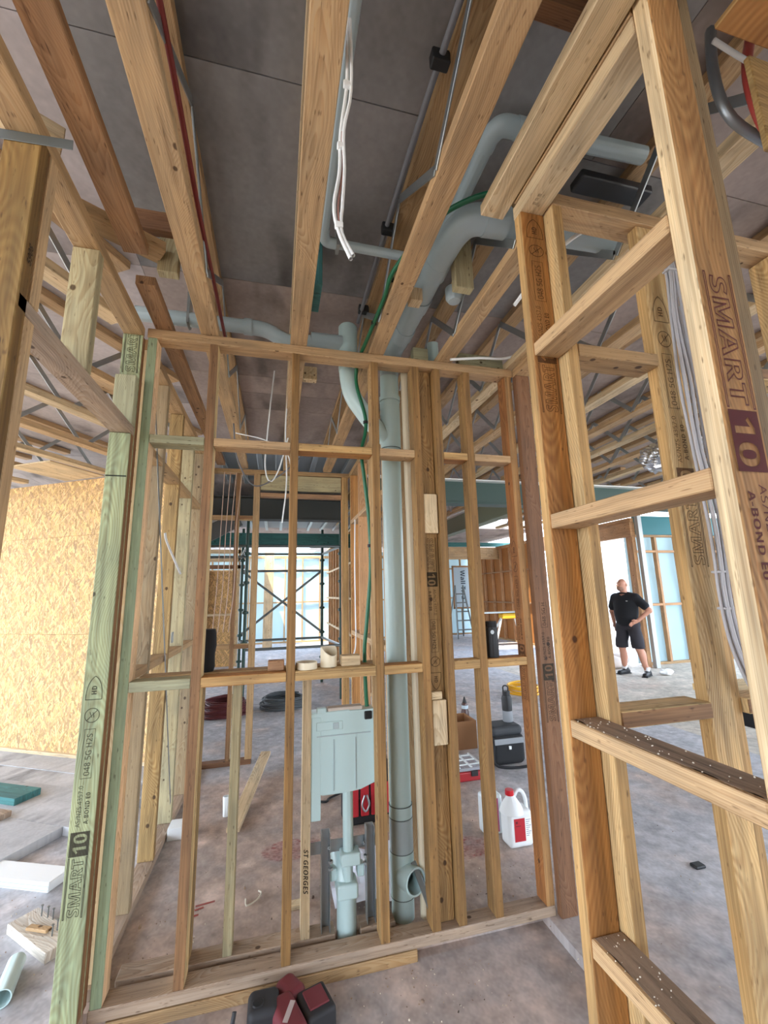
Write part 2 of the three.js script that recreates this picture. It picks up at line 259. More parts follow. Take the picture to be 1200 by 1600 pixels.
// ---------------------------------------------------------------- main stud wall across the room
{
  const t = thing('stud_wall_frame', 'pine stud wall frame spanning the middle of the room in front of the white stack pipe', 'wall frame', [0.37, 0, -2.235]);
  const Z = [-2.28, -2.19];
  bx(t, 'bottom_plate', [-0.665, 1.392], [0, 0.045], Z, W.dusty);
  bx(t, 'top_plate', [-0.665, 1.40], TOP, Z, W.pine2);
  const st = (x0, x1, m, y0 = 0.046, y1 = 2.904, z = Z) => bx(t, 'stud', [x0, x1], [y0, y1], z, m);
  st(-0.66, -0.618, W.endGreen); st(-0.366, -0.324, W.rust); st(0.057, 0.097, W.lvlM); st(0.496, 0.538, W.lvl);
  st(0.742, 0.784, W.lvlM); const g3 = st(0.786, 0.872, W.lvl, 0.046, 2.904, [-2.28, -2.24]); st(0.876, 0.916, W.lvlM);
  st(1.066, 1.108, W.lvlM); const s6 = st(1.345, 1.39, W.amber);
  { const o = stamp(s6, inkBrown, 1.3445, 1.0, -2.235, 0.9, true, 0.075); o.position.x = -0.0235; o.position.z = 0; o.rotation.y = -Math.PI / 2; }
  stamp(g3, inkDark, 0.829, 1.90, -2.24, 0.82, false, 0.075);
  bx(t, 'packer', [0.787, 0.868], [1.918, 2.14], [-2.239, -2.205], W.pale); bx(t, 'packer', [0.79, 0.868], [0.835, 1.05], [-2.239, -2.205], W.pale); bx(t, 'packer', [0.79, 0.85], [1.052, 1.09], [-2.239, -2.212], W.pale);
  const bays = [[-0.617, -0.367], [-0.323, 0.056], [0.098, 0.495], [0.539, 0.741], [0.917, 1.065], [1.109, 1.344]];
  bays.forEach((b, i) => { bx(t, 'nogging', b, [NOGU[0], NOGU[1]], Z, i === 0 ? W.green2 : i % 2 ? W.pine2 : W.honey); bx(t, 'nogging', b, NOGM, Z, i === 0 ? W.green2 : i % 2 ? W.honey : W.lvl2); });
  bx(t, 'packer', [-0.6, 0.664], [-0.05, -0.003], [-2.203, -2.186], W.tan);
}
{ // half-height frame behind it, carries the cistern
  const t = thing('low_stud_frame', 'low pine frame with two thin studs directly behind the main stud wall', 'wall frame', [0.05, 0, -2.355]);
  const Z = [-2.40, -2.312];
  bx(t, 'bottom_plate', [-0.61, 0.305], [0, 0.045], Z, W.dusty); bx(t, 'bottom_plate', [0.425, 0.595], [0, 0.045], Z, W.dusty); bx(t, 'top_plate', [-0.61, 0.57], [1.196, 1.24], Z, W.tan);
  bx(t, 'stud', [-0.37, -0.328], [0.046, 1.195], Z, W.olive);
  bx(t, 'stud', [-0.192, -0.152], [0.046, 1.195], Z, W.pgreen);
  const s = bx(t, 'stud', [0.146, 0.186], [0.046, 1.195], Z, W.pale); bx(t, 'stud', [0.53, 0.565], [0.046, 1.195], Z, W.tan);
  const g = new THREE.PlaneGeometry(0.30, 0.036); g.rotateZ(-Math.PI / 2);
  put(s, 'stamp', g, scrawl('ST GEORGES', 'rgba(30,22,14,0.9)', 512, 64, 'italic bold 54px sans-serif'), [0.166, 0.27, -2.311]).userData.label = 'handwritten black lettering';
}
// ---------------------------------------------------------------- left wall running towards the camera, with a doorway
{
  const t = thing('stud_wall_frame', 'green treated stud wall with a doorway on the left of the camera', 'wall frame', [-0.725, 0, -1.2]);
  const X = [-0.77, -0.68];
  bx(t, 'top_plate', X, TOP, [-2.20, 0.74], W.tan);
  bx(t, 'bottom_plate', X, [0, 0.045], [-2.20, -2.09], W.dusty);
  const full = bx(t, 'stud', X, [0.046, 2.904], [-2.222, -2.178], W.green); stamp(full, inkDark, -0.725, 2.69, -2.178, 1.0, true, 0.08, 0.21);
  const jack = bx(t, 'jamb_stud', X, [0.046, 2.365], [-2.174, -2.130], W.green); stamp(jack, inkDark, -0.727, 0.40, -2.130, 0.90, true, 0.078);
  put(jack, 'stamp', new THREE.PlaneGeometry(0.086, 0.006), std('#20241c', 0.9), [-0.725, 2.155, -2.1285]);
  bx(t, 'cripple_stud', X, [2.411, 2.66], [-2.174, -2.130], W.green2);
  bx(t, 'head_plate', X, [2.367, 2.41], [-2.172, -1.205], W.dusty);
  bx(t, 'cripple_stud', X, [2.411, 2.904], [-1.665, -1.62], W.pgreen);
  bx(t, 'cripple_stud', X, [2.411, 2.904], [-1.30, -1.256], W.pine);
  const post = bx(t, 'jamb_stud', X, [0.0, 2.904], [-1.244, -1.2], W.oliveB); bx(t, 'jamb_stud', X, [0.0, 2.365], [-1.29, -1.246], W.pine);
  const g = new THREE.PlaneGeometry(0.16, 0.03); g.rotateZ(Math.PI / 2); g.rotateY(Math.PI / 2);
  put(post, 'stamp', g, scrawl('5908', 'rgba(40,26,14,0.85)', 256, 48, 'italic bold 44px sans-serif'), [-0.6788, 2.58, -1.222]).userData.label = 'handwritten number';
  const st = bx(t, 'strap', [-0.80, -0.60], [2.872, 2.905], [-1.1985, -1.1965], mGalvD, 0.0005); st.rotation.z = 0.05;
}
// ---------------------------------------------------------------- depth-running wall behind the main wall, left
{
  const t = thing('stud_wall_frame', 'row of olive pine studs running back behind the green corner post', 'wall frame', [-0.725, 0, -3.5]);
  const X = [-0.77, -0.68];
  bx(t, 'top_plate', X, TOP, [-4.69, -2.30], W.tan); bx(t, 'bottom_plate', X, [0, 0.045], [-4.69, -2.30], W.dusty);
  const zz = [-2.34, -2.745, -3.195, -3.645, -4.095, -4.545]; const ms = [W.pale, W.oliveD, W.olive, W.pgreen, W.oliveD, W.tan];
  zz.forEach((z, i) => bx(t, 'stud', X, [0.046, 2.904], [z - 0.022, z + 0.022], ms[i]));
  for (let i = 0; i + 1 < zz.length; i++) { bx(t, 'nogging', X, [2.38, 2.422], [zz[i + 1] + 0.023, zz[i] - 0.023], W.tan); bx(t, 'nogging', X, [1.20, 1.243], [zz[i + 1] + 0.023, zz[i] - 0.023], W.tan); }
  bar(t, 'brace_strap', [-0.676, 2.75, -2.42], [-0.676, 0.2, -3.55], 0.028, 0.0012, mGalv, [0, 0.4, 0.9], 0.0003);
  bx(t, 'connector', [-0.679, -0.675], [1.30, 1.37], [-3.3, -3.24], mGalv, 0.0005);
}
// ---------------------------------------------------------------- right wall frame beside the camera
{
  const t = thing('stud_wall_frame', 'near pine wall frame on the right with four stacked noggings and stamped orange studs', 'wall frame', [0.845, 0, -0.6]);
  const X = [0.80, 0.89];
  bx(t, 'top_plate', X, TOP, [-1.158, -0.614], W.pale); bx(t, 'ribbon_plate', [0.70, 0.79], [2.957, 3.0], [-1.21, 0.6], W.pale); bx(t, 'top_plate', [0.795, 0.885], [2.957, 3.0], [-1.14, -0.614], W.pine2);
  const r1 = bx(t, 'stud', X, [0.0, 2.904], [-1.155, -1.113], W.honey); stamp(r1, inkBrown, 0.845, 2.15, -1.113, 0.74, true);
  const r2 = bx(t, 'stud', X, [0.0, 3.25], [-0.612, -0.57], W.lvlO); stamp(r2, inkMar, 0.845, 2.222, -0.57, 1.26, false);
  bx(t, 'stud', [0.893, 0.93], [0.0, 3.25], [-0.66, -0.575], W.oliveD);
  for (const [y, z0] of [[1.22, -1.11], [0.70, -1.11]]) { const g = new THREE.BoxGeometry(0.086, 0.0008, 0.49, 10, 1, 40), p = g.attributes.position; for (let i = 0; i < p.count; i++) if (p.getX(i) < -0.042) p.setX(i, p.getX(i) + 0.016 * noise(p.getZ(i) * 22 + 30, y * 9, 997, 997, 6)); put(t, 'dirt_film', g, new THREE.MeshStandardMaterial({ color: '#ab957f', map: sheetTex, roughness: 0.95 }), [0.846, y + 0.0227, -0.863]).userData.label = 'film of brown mud dust'; }
  for (const [y, m] of [[2.37, W.pine], [1.80, W.pine2], [1.22, W.pine], [0.70, W.pine]]) bx(t, 'nogging', X, [y - 0.022, y + 0.022], [-1.112, -0.613], m);
  put(t, 'stamp', (() => { const g = new THREE.PlaneGeometry(0.05, 0.05); g.rotateX(Math.PI / 2); return g; })(), mSmallPrint, [0.845, 2.904, -1.06]).userData.label = 'small dot matrix grading print';
}
{ // lateral wall off its far stud
  const t = thing('stud_wall_frame', 'stud wall beyond the right frame, carrying the bundle of grey cables', 'wall frame', [1.5, 0, -1.11]);
  const Z = [-1.155, -1.065];
  bx(t, 'top_plate', [0.893, 2.3], TOP, Z, W.pine2); bx(t, 'bottom_plate', [0.893, 2.3], [0, 0.045], Z, W.tan);
  bx(t, 'stud', [0.893, 0.93], [0.046, 2.904], Z, W.lvl2); 
  const T = bx(t, 'stud', [1.25, 1.343], [0.046, 2.904], [-1.118, -1.075], W.lvl2); stamp(T, inkBrown, 1.297, 1.655, -1.075, 0.98, true);
  bx(t, 'stud', [1.347, 1.385], [0.046, 2.904], [-1.155, -1.085], W.honey); bx(t, 'stud', [1.9, 1.94], [0.046, 2.904], Z, W.lvl2);
  for (const y of [2.36, 1.24]) { bx(t, 'nogging', [0.932, 1.249], [y - 0.022, y + 0.022], Z, y > 2 ? W.tan : W.rust); bx(t, 'nogging', [1.387, 1.899], [y - 0.022, y + 0.022], Z, W.rust); }
}
{ // end stud of the wall on the far side of the passage
  const t = thing('stud_wall_frame', 'dark orange end stud pair standing against the right end of the main stud wall', 'wall frame', [1.45, 0, -2.17]);
  const a = bx(t, 'stud', [1.405, 1.497], [0.0, 2.904], [-2.20, -2.16], W.brown); stamp(a, inkDark, 1.45, 0.9, -2.16, 0.9, true, 0.08, 0.7);
  bx(t, 'top_plate', [1.405, 1.497], TOP, [-2.20, -1.6], W.pine2);
}
// ---------------------------------------------------------------- frame with the far doorway, and the short wall to its right
{
  const t = thing('stud_wall_frame', 'far stud frame with a wide doorway under a pale lintel', 'wall frame', [0.03, 0, -4.72]);
  const Z = [-4.78, -4.70];
  bx(t, 'top_plate', [-0.72, 0.79], [2.91, 2.955], Z, W.tan); bx(t, 'bottom_plate', [-0.72, -0.20], [0, 0.045], Z, W.brown);
  bx(t, 'stud', [-0.72, -0.675], [0.046, 2.909], Z, W.rust); bx(t, 'stud', [-0.44, -0.40], [0.046, 2.909], Z, W.rust); bx(t, 'jamb_stud', [-0.26, -0.195], [0.046, 2.909], Z, W.tan); bx(t, 'jamb_stud', [0.70, 0.77], [0.0, 2.909], Z, W.honey);
  bx(t, 'lintel', [-0.19, 0.695], [2.735, 2.905], [-4.76, -4.715], W.pgreen); bx(t, 'head_plate', [-0.19, 0.695], [2.655, 2.70], Z, W.red);
  for (const y of [2.42, 1.10]) { bx(t, 'nogging', [-0.674, -0.441], [y - 0.022, y + 0.022], Z, W.tan); bx(t, 'nogging', [-0.399, -0.261], [y - 0.022, y + 0.022], Z, W.rust); }
}
{
  const t = thing('stud_wall_frame', 'orange stud wall running back beside the stack pipe to the far doorway', 'wall frame', [0.82, 0, -4]);
  const X = [0.78, 0.87];
  bx(t, 'top_plate', X, TOP, [-4.69, -2.6], W.tan); bx(t, 'bottom_plate', X, [0, 0.045], [-4.69, -2.6], W.tan);
  [[-4.60, W.honey], [-4.12, W.orange], [-3.62, W.tan], [-3.12, W.pine2], [-2.66, W.tan]].forEach(([z, m]) => bx(t, 'stud', X, [0.046, 2.904], [z - 0.022, z + 0.022], m));
  const zz = [-4.60, -4.12, -3.62, -3.12, -2.66]; for (let i = 0; i < 4; i++) for (const y of [2.37, 1.20]) bx(t, 'nogging', X, [y - 0.022, y + 0.022], [zz[i] + 0.023, zz[i + 1] - 0.023], W.pine2);
}
// ---------------------------------------------------------------- open-web floor trusses
// chords 90 x 45 laid flat, folded galvanised webs nailed to the sides
const webGeo = new Map();
function webLeg(parent, A, B, side) { return bar(parent, 'web', A, B, 0.034, 0.006, mGalv, side, 0.0015); }
function truss(label, x, z0, z1, o = {}) {
  const { m = W.pine, mt = W.pine2, sides = [-1], pitch = 0.62, group, y = 2.957 } = o;
  const t = thing('floor_truss', label, 'floor truss', [x, y, (z0 + z1) / 2], group);
  bx(t, 'bottom_chord', [x - 0.045, x + 0.045], [y, y + 0.045], [z1, z0], m); bx(t, 'top_chord', [x - 0.045, x + 0.045], [3.253, 3.298], [z1, z0], mt);
  for (const s of sides) { const xs = x + s * 0.0485;
    for (let z = z0 - 0.1 - (s > 0 ? pitch / 2 : 0); z - pitch > z1; z -= pitch) { webLeg(t, [xs, y + 0.02, z], [xs, 3.28, z - pitch / 2], [0, 0, 1]); webLeg(t, [xs, 3.28, z - pitch / 2], [xs, y + 0.02, z - pitch], [0, 0, 1]); } }
  return t;
}
truss('floor truss over the left side of the room with a red pipe along it', -0.37, 0.6, -4.69, { m: W.pine, sides: [1], pitch: 0.9 });
truss('floor truss overhead with the white cables hanging beside it', 0.09, 0.6, -4.69, { m: W.pine, mt: W.pale, sides: [] });
truss('floor truss overhead crossing in front of the grey elbow pipe', 0.53, 0.6, -4.69, { m: W.pine2, mt: W.tan, sides: [-1], pitch: 0.8 });
truss('floor truss passing just right of the open pipe stub', 0.955, -1.22, -4.69, { m: W.pine, mt: W.tan, sides: [-1] });
const ORD = ['first', 'second', 'third', 'fourth', 'fifth', 'sixth', 'seventh', 'eighth', 'ninth', 'tenth', 'eleventh'];
for (let i = 0; i < 11; i++) truss(ORD[i] + ' floor truss counted rightwards from the passage over the right hand rooms', 1.405 + 0.45 * i, i < 1 ? -0.56 : i < 2 ? -1.2 : 0.6, -4.69, { m: i % 2 ? W.pine : W.pale, sides: [-1], group: 'floor trusses over the right hand rooms' });
for (let i = 0; i < 10; i++) truss(ORD[i] + ' floor truss from the left in the bay beyond the white flanged steel beam', 1.2 + 0.6 * i, -4.9, -8.6, { m: i % 2 ? W.pine : W.pale, sides: [-1], group: 'floor trusses beyond the steel beam' });
// solid beams beside the left wall
{
  const b = tag(bx(scene, 'floor_beam', [-0.622, -0.532], [2.958, 3.003], [-1.68, 0.6], W.chord), 'thick orange laminated beam ending above the left wall', 'beam');
  tag(bx(scene, 'floor_beam', [-0.632, -0.552], [2.958, 3.003], [-4.6, -1.86], W.chord), 'orange laminated beam continuing behind the top plate on the left', 'beam');
  tag(bar(scene, 'blocking', [-0.80, 3.02, -1.55], [-0.50, 3.03, -1.74], 0.05, 0.09, W.tan, [0, 1, 0]), 'short pine block under the end of the orange beam', 'timber block');
  tag(bx(scene, 'blocking', [-0.66, -0.42], [3.12, 3.21], [-1.76, -1.715], W.brown), 'dark brown block between the orange beam and the left truss', 'timber block');
  tag(bx(scene, 'blocking', [-0.52, -0.44], [2.958, 3.25], [-1.80, -1.755], W.pgreen), 'upright greenish block behind the end of the orange beam', 'timber block');
  tag(bar(scene, 'joist', [-1.4, 3.02, -0.9], [-0.69, 3.02, -1.32], 0.045, 0.09, W.pale, [0, 1, 0]), 'pale joist slanting in over the left wall plate', 'joist');
}
// blocks and packers among the ceiling timbers
for (const [X, Y, Z, m, l] of [
  [[0.136, 0.225], [2.96, 3.05], [-2.62, -2.57], W.pale, 'pale offcut nailed beside the middle truss above the wall'],
  [[0.13, 0.175], [3.0, 3.29], [-1.95, -1.75], mTeal, 'dark green packer beside the middle truss'],
  [[0.76, 0.85], [2.96, 3.25], [-1.62, -1.575], W.pgreen, 'upright pale block hanging beside the big elbow'],
  [[0.765, 0.86], [2.958, 3.05], [-2.27, -2.22], W.green2, 'greenish block lying on the top plate'],
  [[1.06, 1.36], [2.958, 3.05], [-2.27, -2.22], W.green2, 'greenish block on the top plate beside the passage'],
  [[0.58, 0.91], [3.1, 3.29], [-0.75, -0.705], W.brown, 'dark brown blocking between trusses near the top of the picture'],
  [[0.60, 0.66], [2.99, 3.06], [-1.80, -1.74], W.pale, 'small pale packer under the large pipe'],
]) tag(bx(scene, 'blocking', X, Y, Z, m), l, 'timber block');
// plywood boxing at the upper right
{
  const t = thing('plywood_boxing', 'stained plywood boxing at the upper right beside the red pipe', 'boxing', [1.45, 2.6, -0.5]);
  bx(t, 'panel', [1.02, 1.7], [2.95, 2.965], [-0.587, 0.4], W.honey); bx(t, 'panel', [1.155, 1.7], [2.66, 2.949], [-0.62, -0.605], W.olive);
}
tag(tube(scene, 'copper_pipe', [[1.30, 3.2, -0.66], [1.283, 3.14, -0.66], [1.25, 3.05, -0.66], [1.234, 2.96, -0.66], [1.243, 2.853, -0.66], [1.283, 2.783, -0.66], [1.42, 2.72, -0.66]], 0.013, std('#a5413a', 0.35)), 'red lagged pipe curving down at the upper right edge', 'pipe');
tag(tube(scene, 'flexible_duct', [[1.2, 3.2, -0.70], [1.185, 3.12, -0.70], [1.176, 3.03, -0.70], [1.185, 2.93, -0.70], [1.23, 2.868, -0.70], [1.38, 2.82, -0.70]], 0.014, std('#8a9096', 0.3, { metalness: 0.6 })), 'dark shiny conduit curving behind the red pipe', 'conduit');
tag(tube(scene, 'cable', [[1.10, 3.03, -0.64], [1.205, 3.0, -0.64], [1.317, 2.985, -0.64]], 0.007, mCable), 'white cable crossing the red pipe at the upper right', 'cable');

// ---------------------------------------------------------------- steel and laminated beams
function ibeam(name, label, A, B, h, bw, m, mf) { // A and B at the top centre
  const t = thing(name, label, 'beam', A), a = V3(A), b = V3(B), dn = (p, d) => [p.x, p.y - d, p.z], d = b.clone().sub(a).normalize(), side = [d.z, 0, -d.x];
  bar(t, 'flange', dn(a, 0.008), dn(b, 0.008), bw, 0.016, mf, side); bar(t, 'flange', dn(a, h - 0.008), dn(b, h - 0.008), bw, 0.016, m, side); bar(t, 'web', dn(a, h / 2), dn(b, h / 2), 0.012, h - 0.034, m, side); return t;
}
ibeam('steel_beam', 'dark green steel beam with a white top flange crossing the right hand area', [1.0, 2.956, -4.78], [8.0, 2.956, -4.78], 0.31, 0.18, mSteelGreen, mWhite);
ibeam('steel_beam', 'green grey steel beam running back under the far trusses with a white lower edge', [3.15, 2.95, -4.95], [3.15, 2.95, -12.6], 0.32, 0.16, std('#6d7560', 0.6), mWhite);
ibeam('steel_beam', 'charcoal steel beam beyond the far doorway', [-2.2, 3.05, -6.55], [1.05, 3.05, -6.55], 0.34, 0.2, mSteelDark, mSteelDark);
tag(bar(scene, 'steel_brace', [-1.9, 1.95, -6.5], [-0.55, 2.72, -6.5], 0.22, 0.06, std('#56595a', 0.6), [0, 1, 0]), 'charcoal diagonal steel member left of the far doorway', 'beam');
tag(bx(scene, 'laminated_beam', [-2, 1.5], [2.46, 2.72], [-8.1, -8.02], mTeal), 'teal painted laminated beam seen through the far doorway', 'beam');
tag(bx(scene, 'laminated_beam', [3.4, 9.0], [2.64, 3.05], [-13.35, -13.25], W.pine), 'honey coloured lintel beam across the far right opening', 'beam');
tag(bx(scene, 'laminated_beam', [3.4, 9.0], [3.06, 3.2], [-13.3, -13.2], mTeal), 'thin teal beam above the far honey lintel', 'beam');
tag(bx(scene, 'laminated_beam', [7.5, 12.4], [2.72, 3.12], [-7.62, -7.54], std('#1f6e78', 0.6)), 'blue green painted beam above the wrapped wall on the right', 'beam');
{ // metal decking over the far hall
  const t = thing('metal_decking', 'grey ribbed metal decking above the far hall', 'decking', [-0.4, 2.98, -7.3]);
  for (let i = 0; i < 14; i++) bx(t, 'rib', [-2.2 + i * 0.28, -2.15 + i * 0.28], [2.94, 3.0], [-9.2, -6.8], mGalv, 0.004);
  bx(t, 'pan', [-2.3, 1.8], [3.0, 3.01], [-9.2, -6.8], std('#8f9497', 0.5, { metalness: 0.4 }), 0.001);
  const u = thing('metal_decking', 'bright ribbed metal decking just past the doorway lintel', 'decking', [0.1, 3.1, -5.6]);
  for (let i = 0; i < 8; i++) bx(u, 'rib', [-0.7 + i * 0.22, -0.64 + i * 0.22], [3.22, 3.28], [-6.4, -4.85], mGalv, 0.004);
  bx(u, 'pan', [-0.75, 0.98], [3.28, 3.299], [-6.4, -4.85], mGalv, 0.001);
}

// ---------------------------------------------------------------- drainage pipes
{
  const t = thing('stack_pipe', 'large white plastic stack pipe with a side branch standing behind the stud wall', 'pipe', [0.66, 0, -2.40]);
  const x = 0.66, z = -2.40, r = 0.057, ring = (p, y, h, rr_ = 0.0605) => pipe(t, 'collar', [x, y, z], [x, y + h, z], rr_, p, 0.004);
  pipe(t, 'pipe', [x, 0.0, z], [x, 3.0, z], r, mPvc); const dk = std('#5f6c6c', 0.6), line = (y) => pipe(t, 'joint', [x, y, z], [x, y + 0.004, z], 0.0622, dk, 0.003);
  ring(mPvc, 0.455, 0.055); ring(mPvcG, 0.30, 0.15, 0.0610); ring(mPvc, 2.46, 0.30, 0.061); ring(mPvc, 2.765, 0.03, 0.064); ring(mPvc, 0.10, 0.197, 0.0615); line(0.452); line(0.297); line(0.51); line(2.455); line(0.096);
  // inspection opening facing the room
  const ins = pipe(t, 'inspection_opening', [x + 0.008, 0.20, z + 0.03], [x + 0.038, 0.205, z + 0.112], 0.060, mPvc, 0.008); 
  { // the hole through the pipe and its collar behind the opening
    const dir = new THREE.Vector3(0.343, 0.057, 0.938).normalize(), cg = new THREE.CylinderGeometry(0.0515, 0.0515, 0.3, 32), cut = new Brush(cg), ev = new Evaluator(); ev.attributes = ['position', 'normal', 'uv']; ev.useGroups = false;
    cut.quaternion.setFromUnitVectors(new THREE.Vector3(0, 1, 0), dir); cut.position.set(x + 0.008, 0.20, z + 0.03).addScaledVector(dir, 0.15); cut.updateMatrixWorld(true);
    t.updateMatrixWorld(true);
    for (const o of t.children.filter((o) => o.name === 'pipe' || (o.name === 'collar' && o.position.y < 0.2))) { const b = new Brush(o.geometry); o.matrixWorld.decompose(b.position, b.quaternion, b.scale); b.updateMatrixWorld(true); const r = ev.evaluate(b, cut, SUBTRACTION); const inv = o.matrixWorld.clone().invert(); r.updateMatrixWorld(true); const g = r.geometry.clone(); g.applyMatrix4(r.matrixWorld).applyMatrix4(inv); o.geometry = g; }
  }
  // branch to the left, up through the plate line
  tube(t, 'branch', [[x, 2.50, z], [x - 0.10, 2.60, z], [x - 0.17, 2.68, z + 0.01], [x - 0.235, 2.78, z + 0.01], [x - 0.262, 2.90, z + 0.01], [x - 0.262, 3.0, z + 0.01]], 0.052, mPvc, 40, 24);
  pipe(t, 'collar', [0.398, 2.94, z + 0.01], [0.398, 3.235, z + 0.01], 0.058, mPvc, 0.005);
  lathe(t, 'cap', [[0, 0.012], [0.05, 0.010], [0.058, 0]], mPvc, [0.398, 3.235, z + 0.01]);
  pipe(t, 'branch', [0.36, 3.12, z + 0.01], [0.17, 3.12, z + 0.01], 0.05, mPvcG);
  // run towards the camera at ceiling level, then the large bend to the right
  tube(t, 'bend', [[x, 2.93, z], [x + 0.005, 3.02, z + 0.01], [x + 0.02, 3.09, z + 0.06], [x + 0.035, 3.11, z + 0.14]], 0.0575, mPvcG, 24, 24);
  pipe(t, 'pipe', [0.695, 3.11, -2.28], [0.702, 3.115, -1.62], 0.055, mPvcG); pipe(t, 'collar', [0.698, 3.11, -1.95], [0.699, 3.11, -1.86], 0.06, mPvcG); pipe(t, 'collar', [0.701, 3.11, -1.70], [0.702, 3.115, -1.62], 0.061, mPvcG);
  pipe(t, 'collar', [0.696, 3.11, -2.22], [0.697, 3.11, -2.13], 0.06, mPvcG);
  tube(t, 'bend', [[0.702, 3.115, -1.64], [0.704, 3.115, -1.54], [0.712, 3.115, -1.46], [0.735, 3.115, -1.40], [0.78, 3.115, -1.37], [0.88, 3.115, -1.36]], 0.06, mPvcG, 36, 28);
  pipe(t, 'collar', [0.80, 3.115, -1.365], [0.90, 3.115, -1.36], 0.0635, mPvcG); pipe(t, 'pipe', [0.88, 3.115, -1.36], [1.7, 3.115, -1.33], 0.055, mPvcG);
}
{
  const t = thing('waste_pipe', 'grey plastic pipe running left above the stud wall with bends beside the middle truss', 'pipe', [-0.3, 3.12, -2.38]);
  pipe(t, 'pipe', [-0.78, 3.14, -2.36], [-0.20, 3.14, -2.36], 0.04, mPvcG); tube(t, 'bend', [[-0.22, 3.14, -2.36], [-0.12, 3.14, -2.365], [-0.06, 3.125, -2.37], [0.0, 3.10, -2.38], [0.06, 3.09, -2.39]], 0.043, mPvcG, 24, 22);
  pipe(t, 'collar', [-0.215, 3.14, -2.36], [-0.17, 3.14, -2.36], 0.047, mPvcG); pipe(t, 'pipe', [0.04, 3.09, -2.39], [0.168, 3.11, -2.39], 0.041, mPvcG);
  bx(t, 'hanger', [-0.42, -0.40], [3.10, 3.29], [-2.405, -2.315], mWhite, 0.001); bx(t, 'hanger', [-0.52, -0.505], [3.10, 3.29], [-2.40, -2.32], mGalv, 0.001);
}
{
  const t = thing('waste_pipe', 'thin grey pipe running beside the middle truss then turning right', 'pipe', [0.165, 3.15, -1.2]);
  pipe(t, 'pipe', [0.165, 3.15, 0.4], [0.165, 3.15, -1.60], 0.021, mPvcG); tube(t, 'bend', [[0.165, 3.15, -1.58], [0.168, 3.15, -1.625], [0.185, 3.15, -1.655], [0.23, 3.15, -1.66]], 0.0245, mPvcG, 20, 18); pipe(t, 'pipe', [0.22, 3.15, -1.66], [0.60, 3.15, -1.665], 0.021, mPvcG);
  bx(t, 'hanger', [0.225, 0.24], [3.12, 3.29], [-1.69, -1.63], mGalv, 0.001);
}
{
  const t = thing('waste_pipe', 'medium grey pipe climbing past the large bend and turning right behind the wall plate', 'pipe', [0.7, 3.15, -1.2]);
  pipe(t, 'pipe', [0.72, 3.225, -1.60], [0.715, 3.215, -1.15], 0.030, mPvcG); tube(t, 'bend', [[0.715, 3.215, -1.17], [0.717, 3.215, -1.12], [0.742, 3.215, -1.085], [0.81, 3.215, -1.08]], 0.034, mPvcG, 24, 20); pipe(t, 'pipe', [0.80, 3.215, -1.08], [1.32, 3.215, -1.06], 0.030, mPvcG);
  pipe(t, 'collar', [0.79, 3.215, -1.08], [0.82, 3.215, -1.08], 0.036, mPvcG); bx(t, 'hanger', [0.87, 0.89], [3.13, 3.29], [-1.115, -1.045], mWhite, 0.001);
}
tag(pipe(scene, 'pipe_stub', [0.945, 2.96, -2.36], [0.935, 3.16, -2.33], 0.036, mPvc), 'short open plastic pipe stub standing on the top plate', 'pipe');
tag(lathe(scene, 'drain_fitting', [[0, -0.035], [0.03, -0.03], [0.042, -0.012], [0.043, 0.04], [0.04, 0.04]], mPvcG, [0.83, 3.05, -1.75]), 'round plastic pipe cap hanging under the large pipe', 'pipe');
tag(pipe(scene, 'vent_pipe', [0.752, 0.02, -2.335], [0.738, 2.97, -2.335], 0.021, mCream), 'thin cream pipe standing right of the white stack pipe', 'pipe');
tag(tube(scene, 'hose', [[0.76, 3.22, -0.4], [0.79, 3.22, -0.74], [0.83, 3.22, -0.82], [0.88, 3.2, -0.92], [0.88, 3.14, -1.06], [0.83, 3.1, -1.185], [0.71, 3.1, -1.27], [0.62, 3.09, -1.35], [0.55, 3.06, -1.45], [0.472, 3.0, -1.6], [0.472, 2.99, -1.75], [0.465, 2.985, -1.9], [0.455, 2.975, -2.1], [0.445, 2.97, -2.26], [0.437, 2.93, -2.305], [0.435, 2.86, -2.325], [0.445, 2.78, -2.32], [0.485, 2.62, -2.315], [0.485, 2.52, -2.32], [0.46, 2.40, -2.32], [0.475, 2.25, -2.32], [0.50, 2.0, -2.325], [0.505, 1.75, -2.325], [0.48, 1.45, -2.33], [0.466, 1.30, -2.335], [0.47, 1.1, -2.335], [0.475, 1.02, -2.335]], 0.0105, mGreenHose, 220, 10), 'dark green hose dropping from the ceiling past the stack pipe to the cistern', 'hose');
for (const [p, l] of [[[0.487, 2.585, -2.315], 'black cable tie on the green hose below the branch pipe'], [[0.503, 1.86, -2.325], 'black cable tie on the green hose at mid height'], [[0.474, 2.997, -1.64], 'black cable tie on the green hose near the ceiling'], [[0.463, 2.983, -1.95], 'black cable tie on the green hose just above the top plate']]) tag(lathe(scene, 'cable_tie', [[0.010, -0.009], [0.0145, -0.007], [0.0145, 0.007], [0.010, 0.009]], mBlack, p, 14), l, 'cable tie');
tag(tube(scene, 'conduit', [[0.50, 3.24, 0.3], [0.47, 3.24, -0.7], [0.455, 3.24, -1.2], [0.45, 3.24, -1.8], [0.445, 3.22, -2.3]], 0.011, mConduit), 'thin grey conduit along the ceiling sheets right of the hanging cables', 'conduit');
for (const [z, l] of [[-0.97, 'black clip on the ceiling conduit near the top of the picture'], [-1.62, 'black clip halfway along the ceiling conduit'], [-2.2, 'black clip on the ceiling conduit above the wall']]) tag(rbox(scene, 'conduit_clip', [0.43, 0.49], [3.215, 3.262], [z - 0.018, z + 0.018], 0.006, mBlack), l, 'clip');
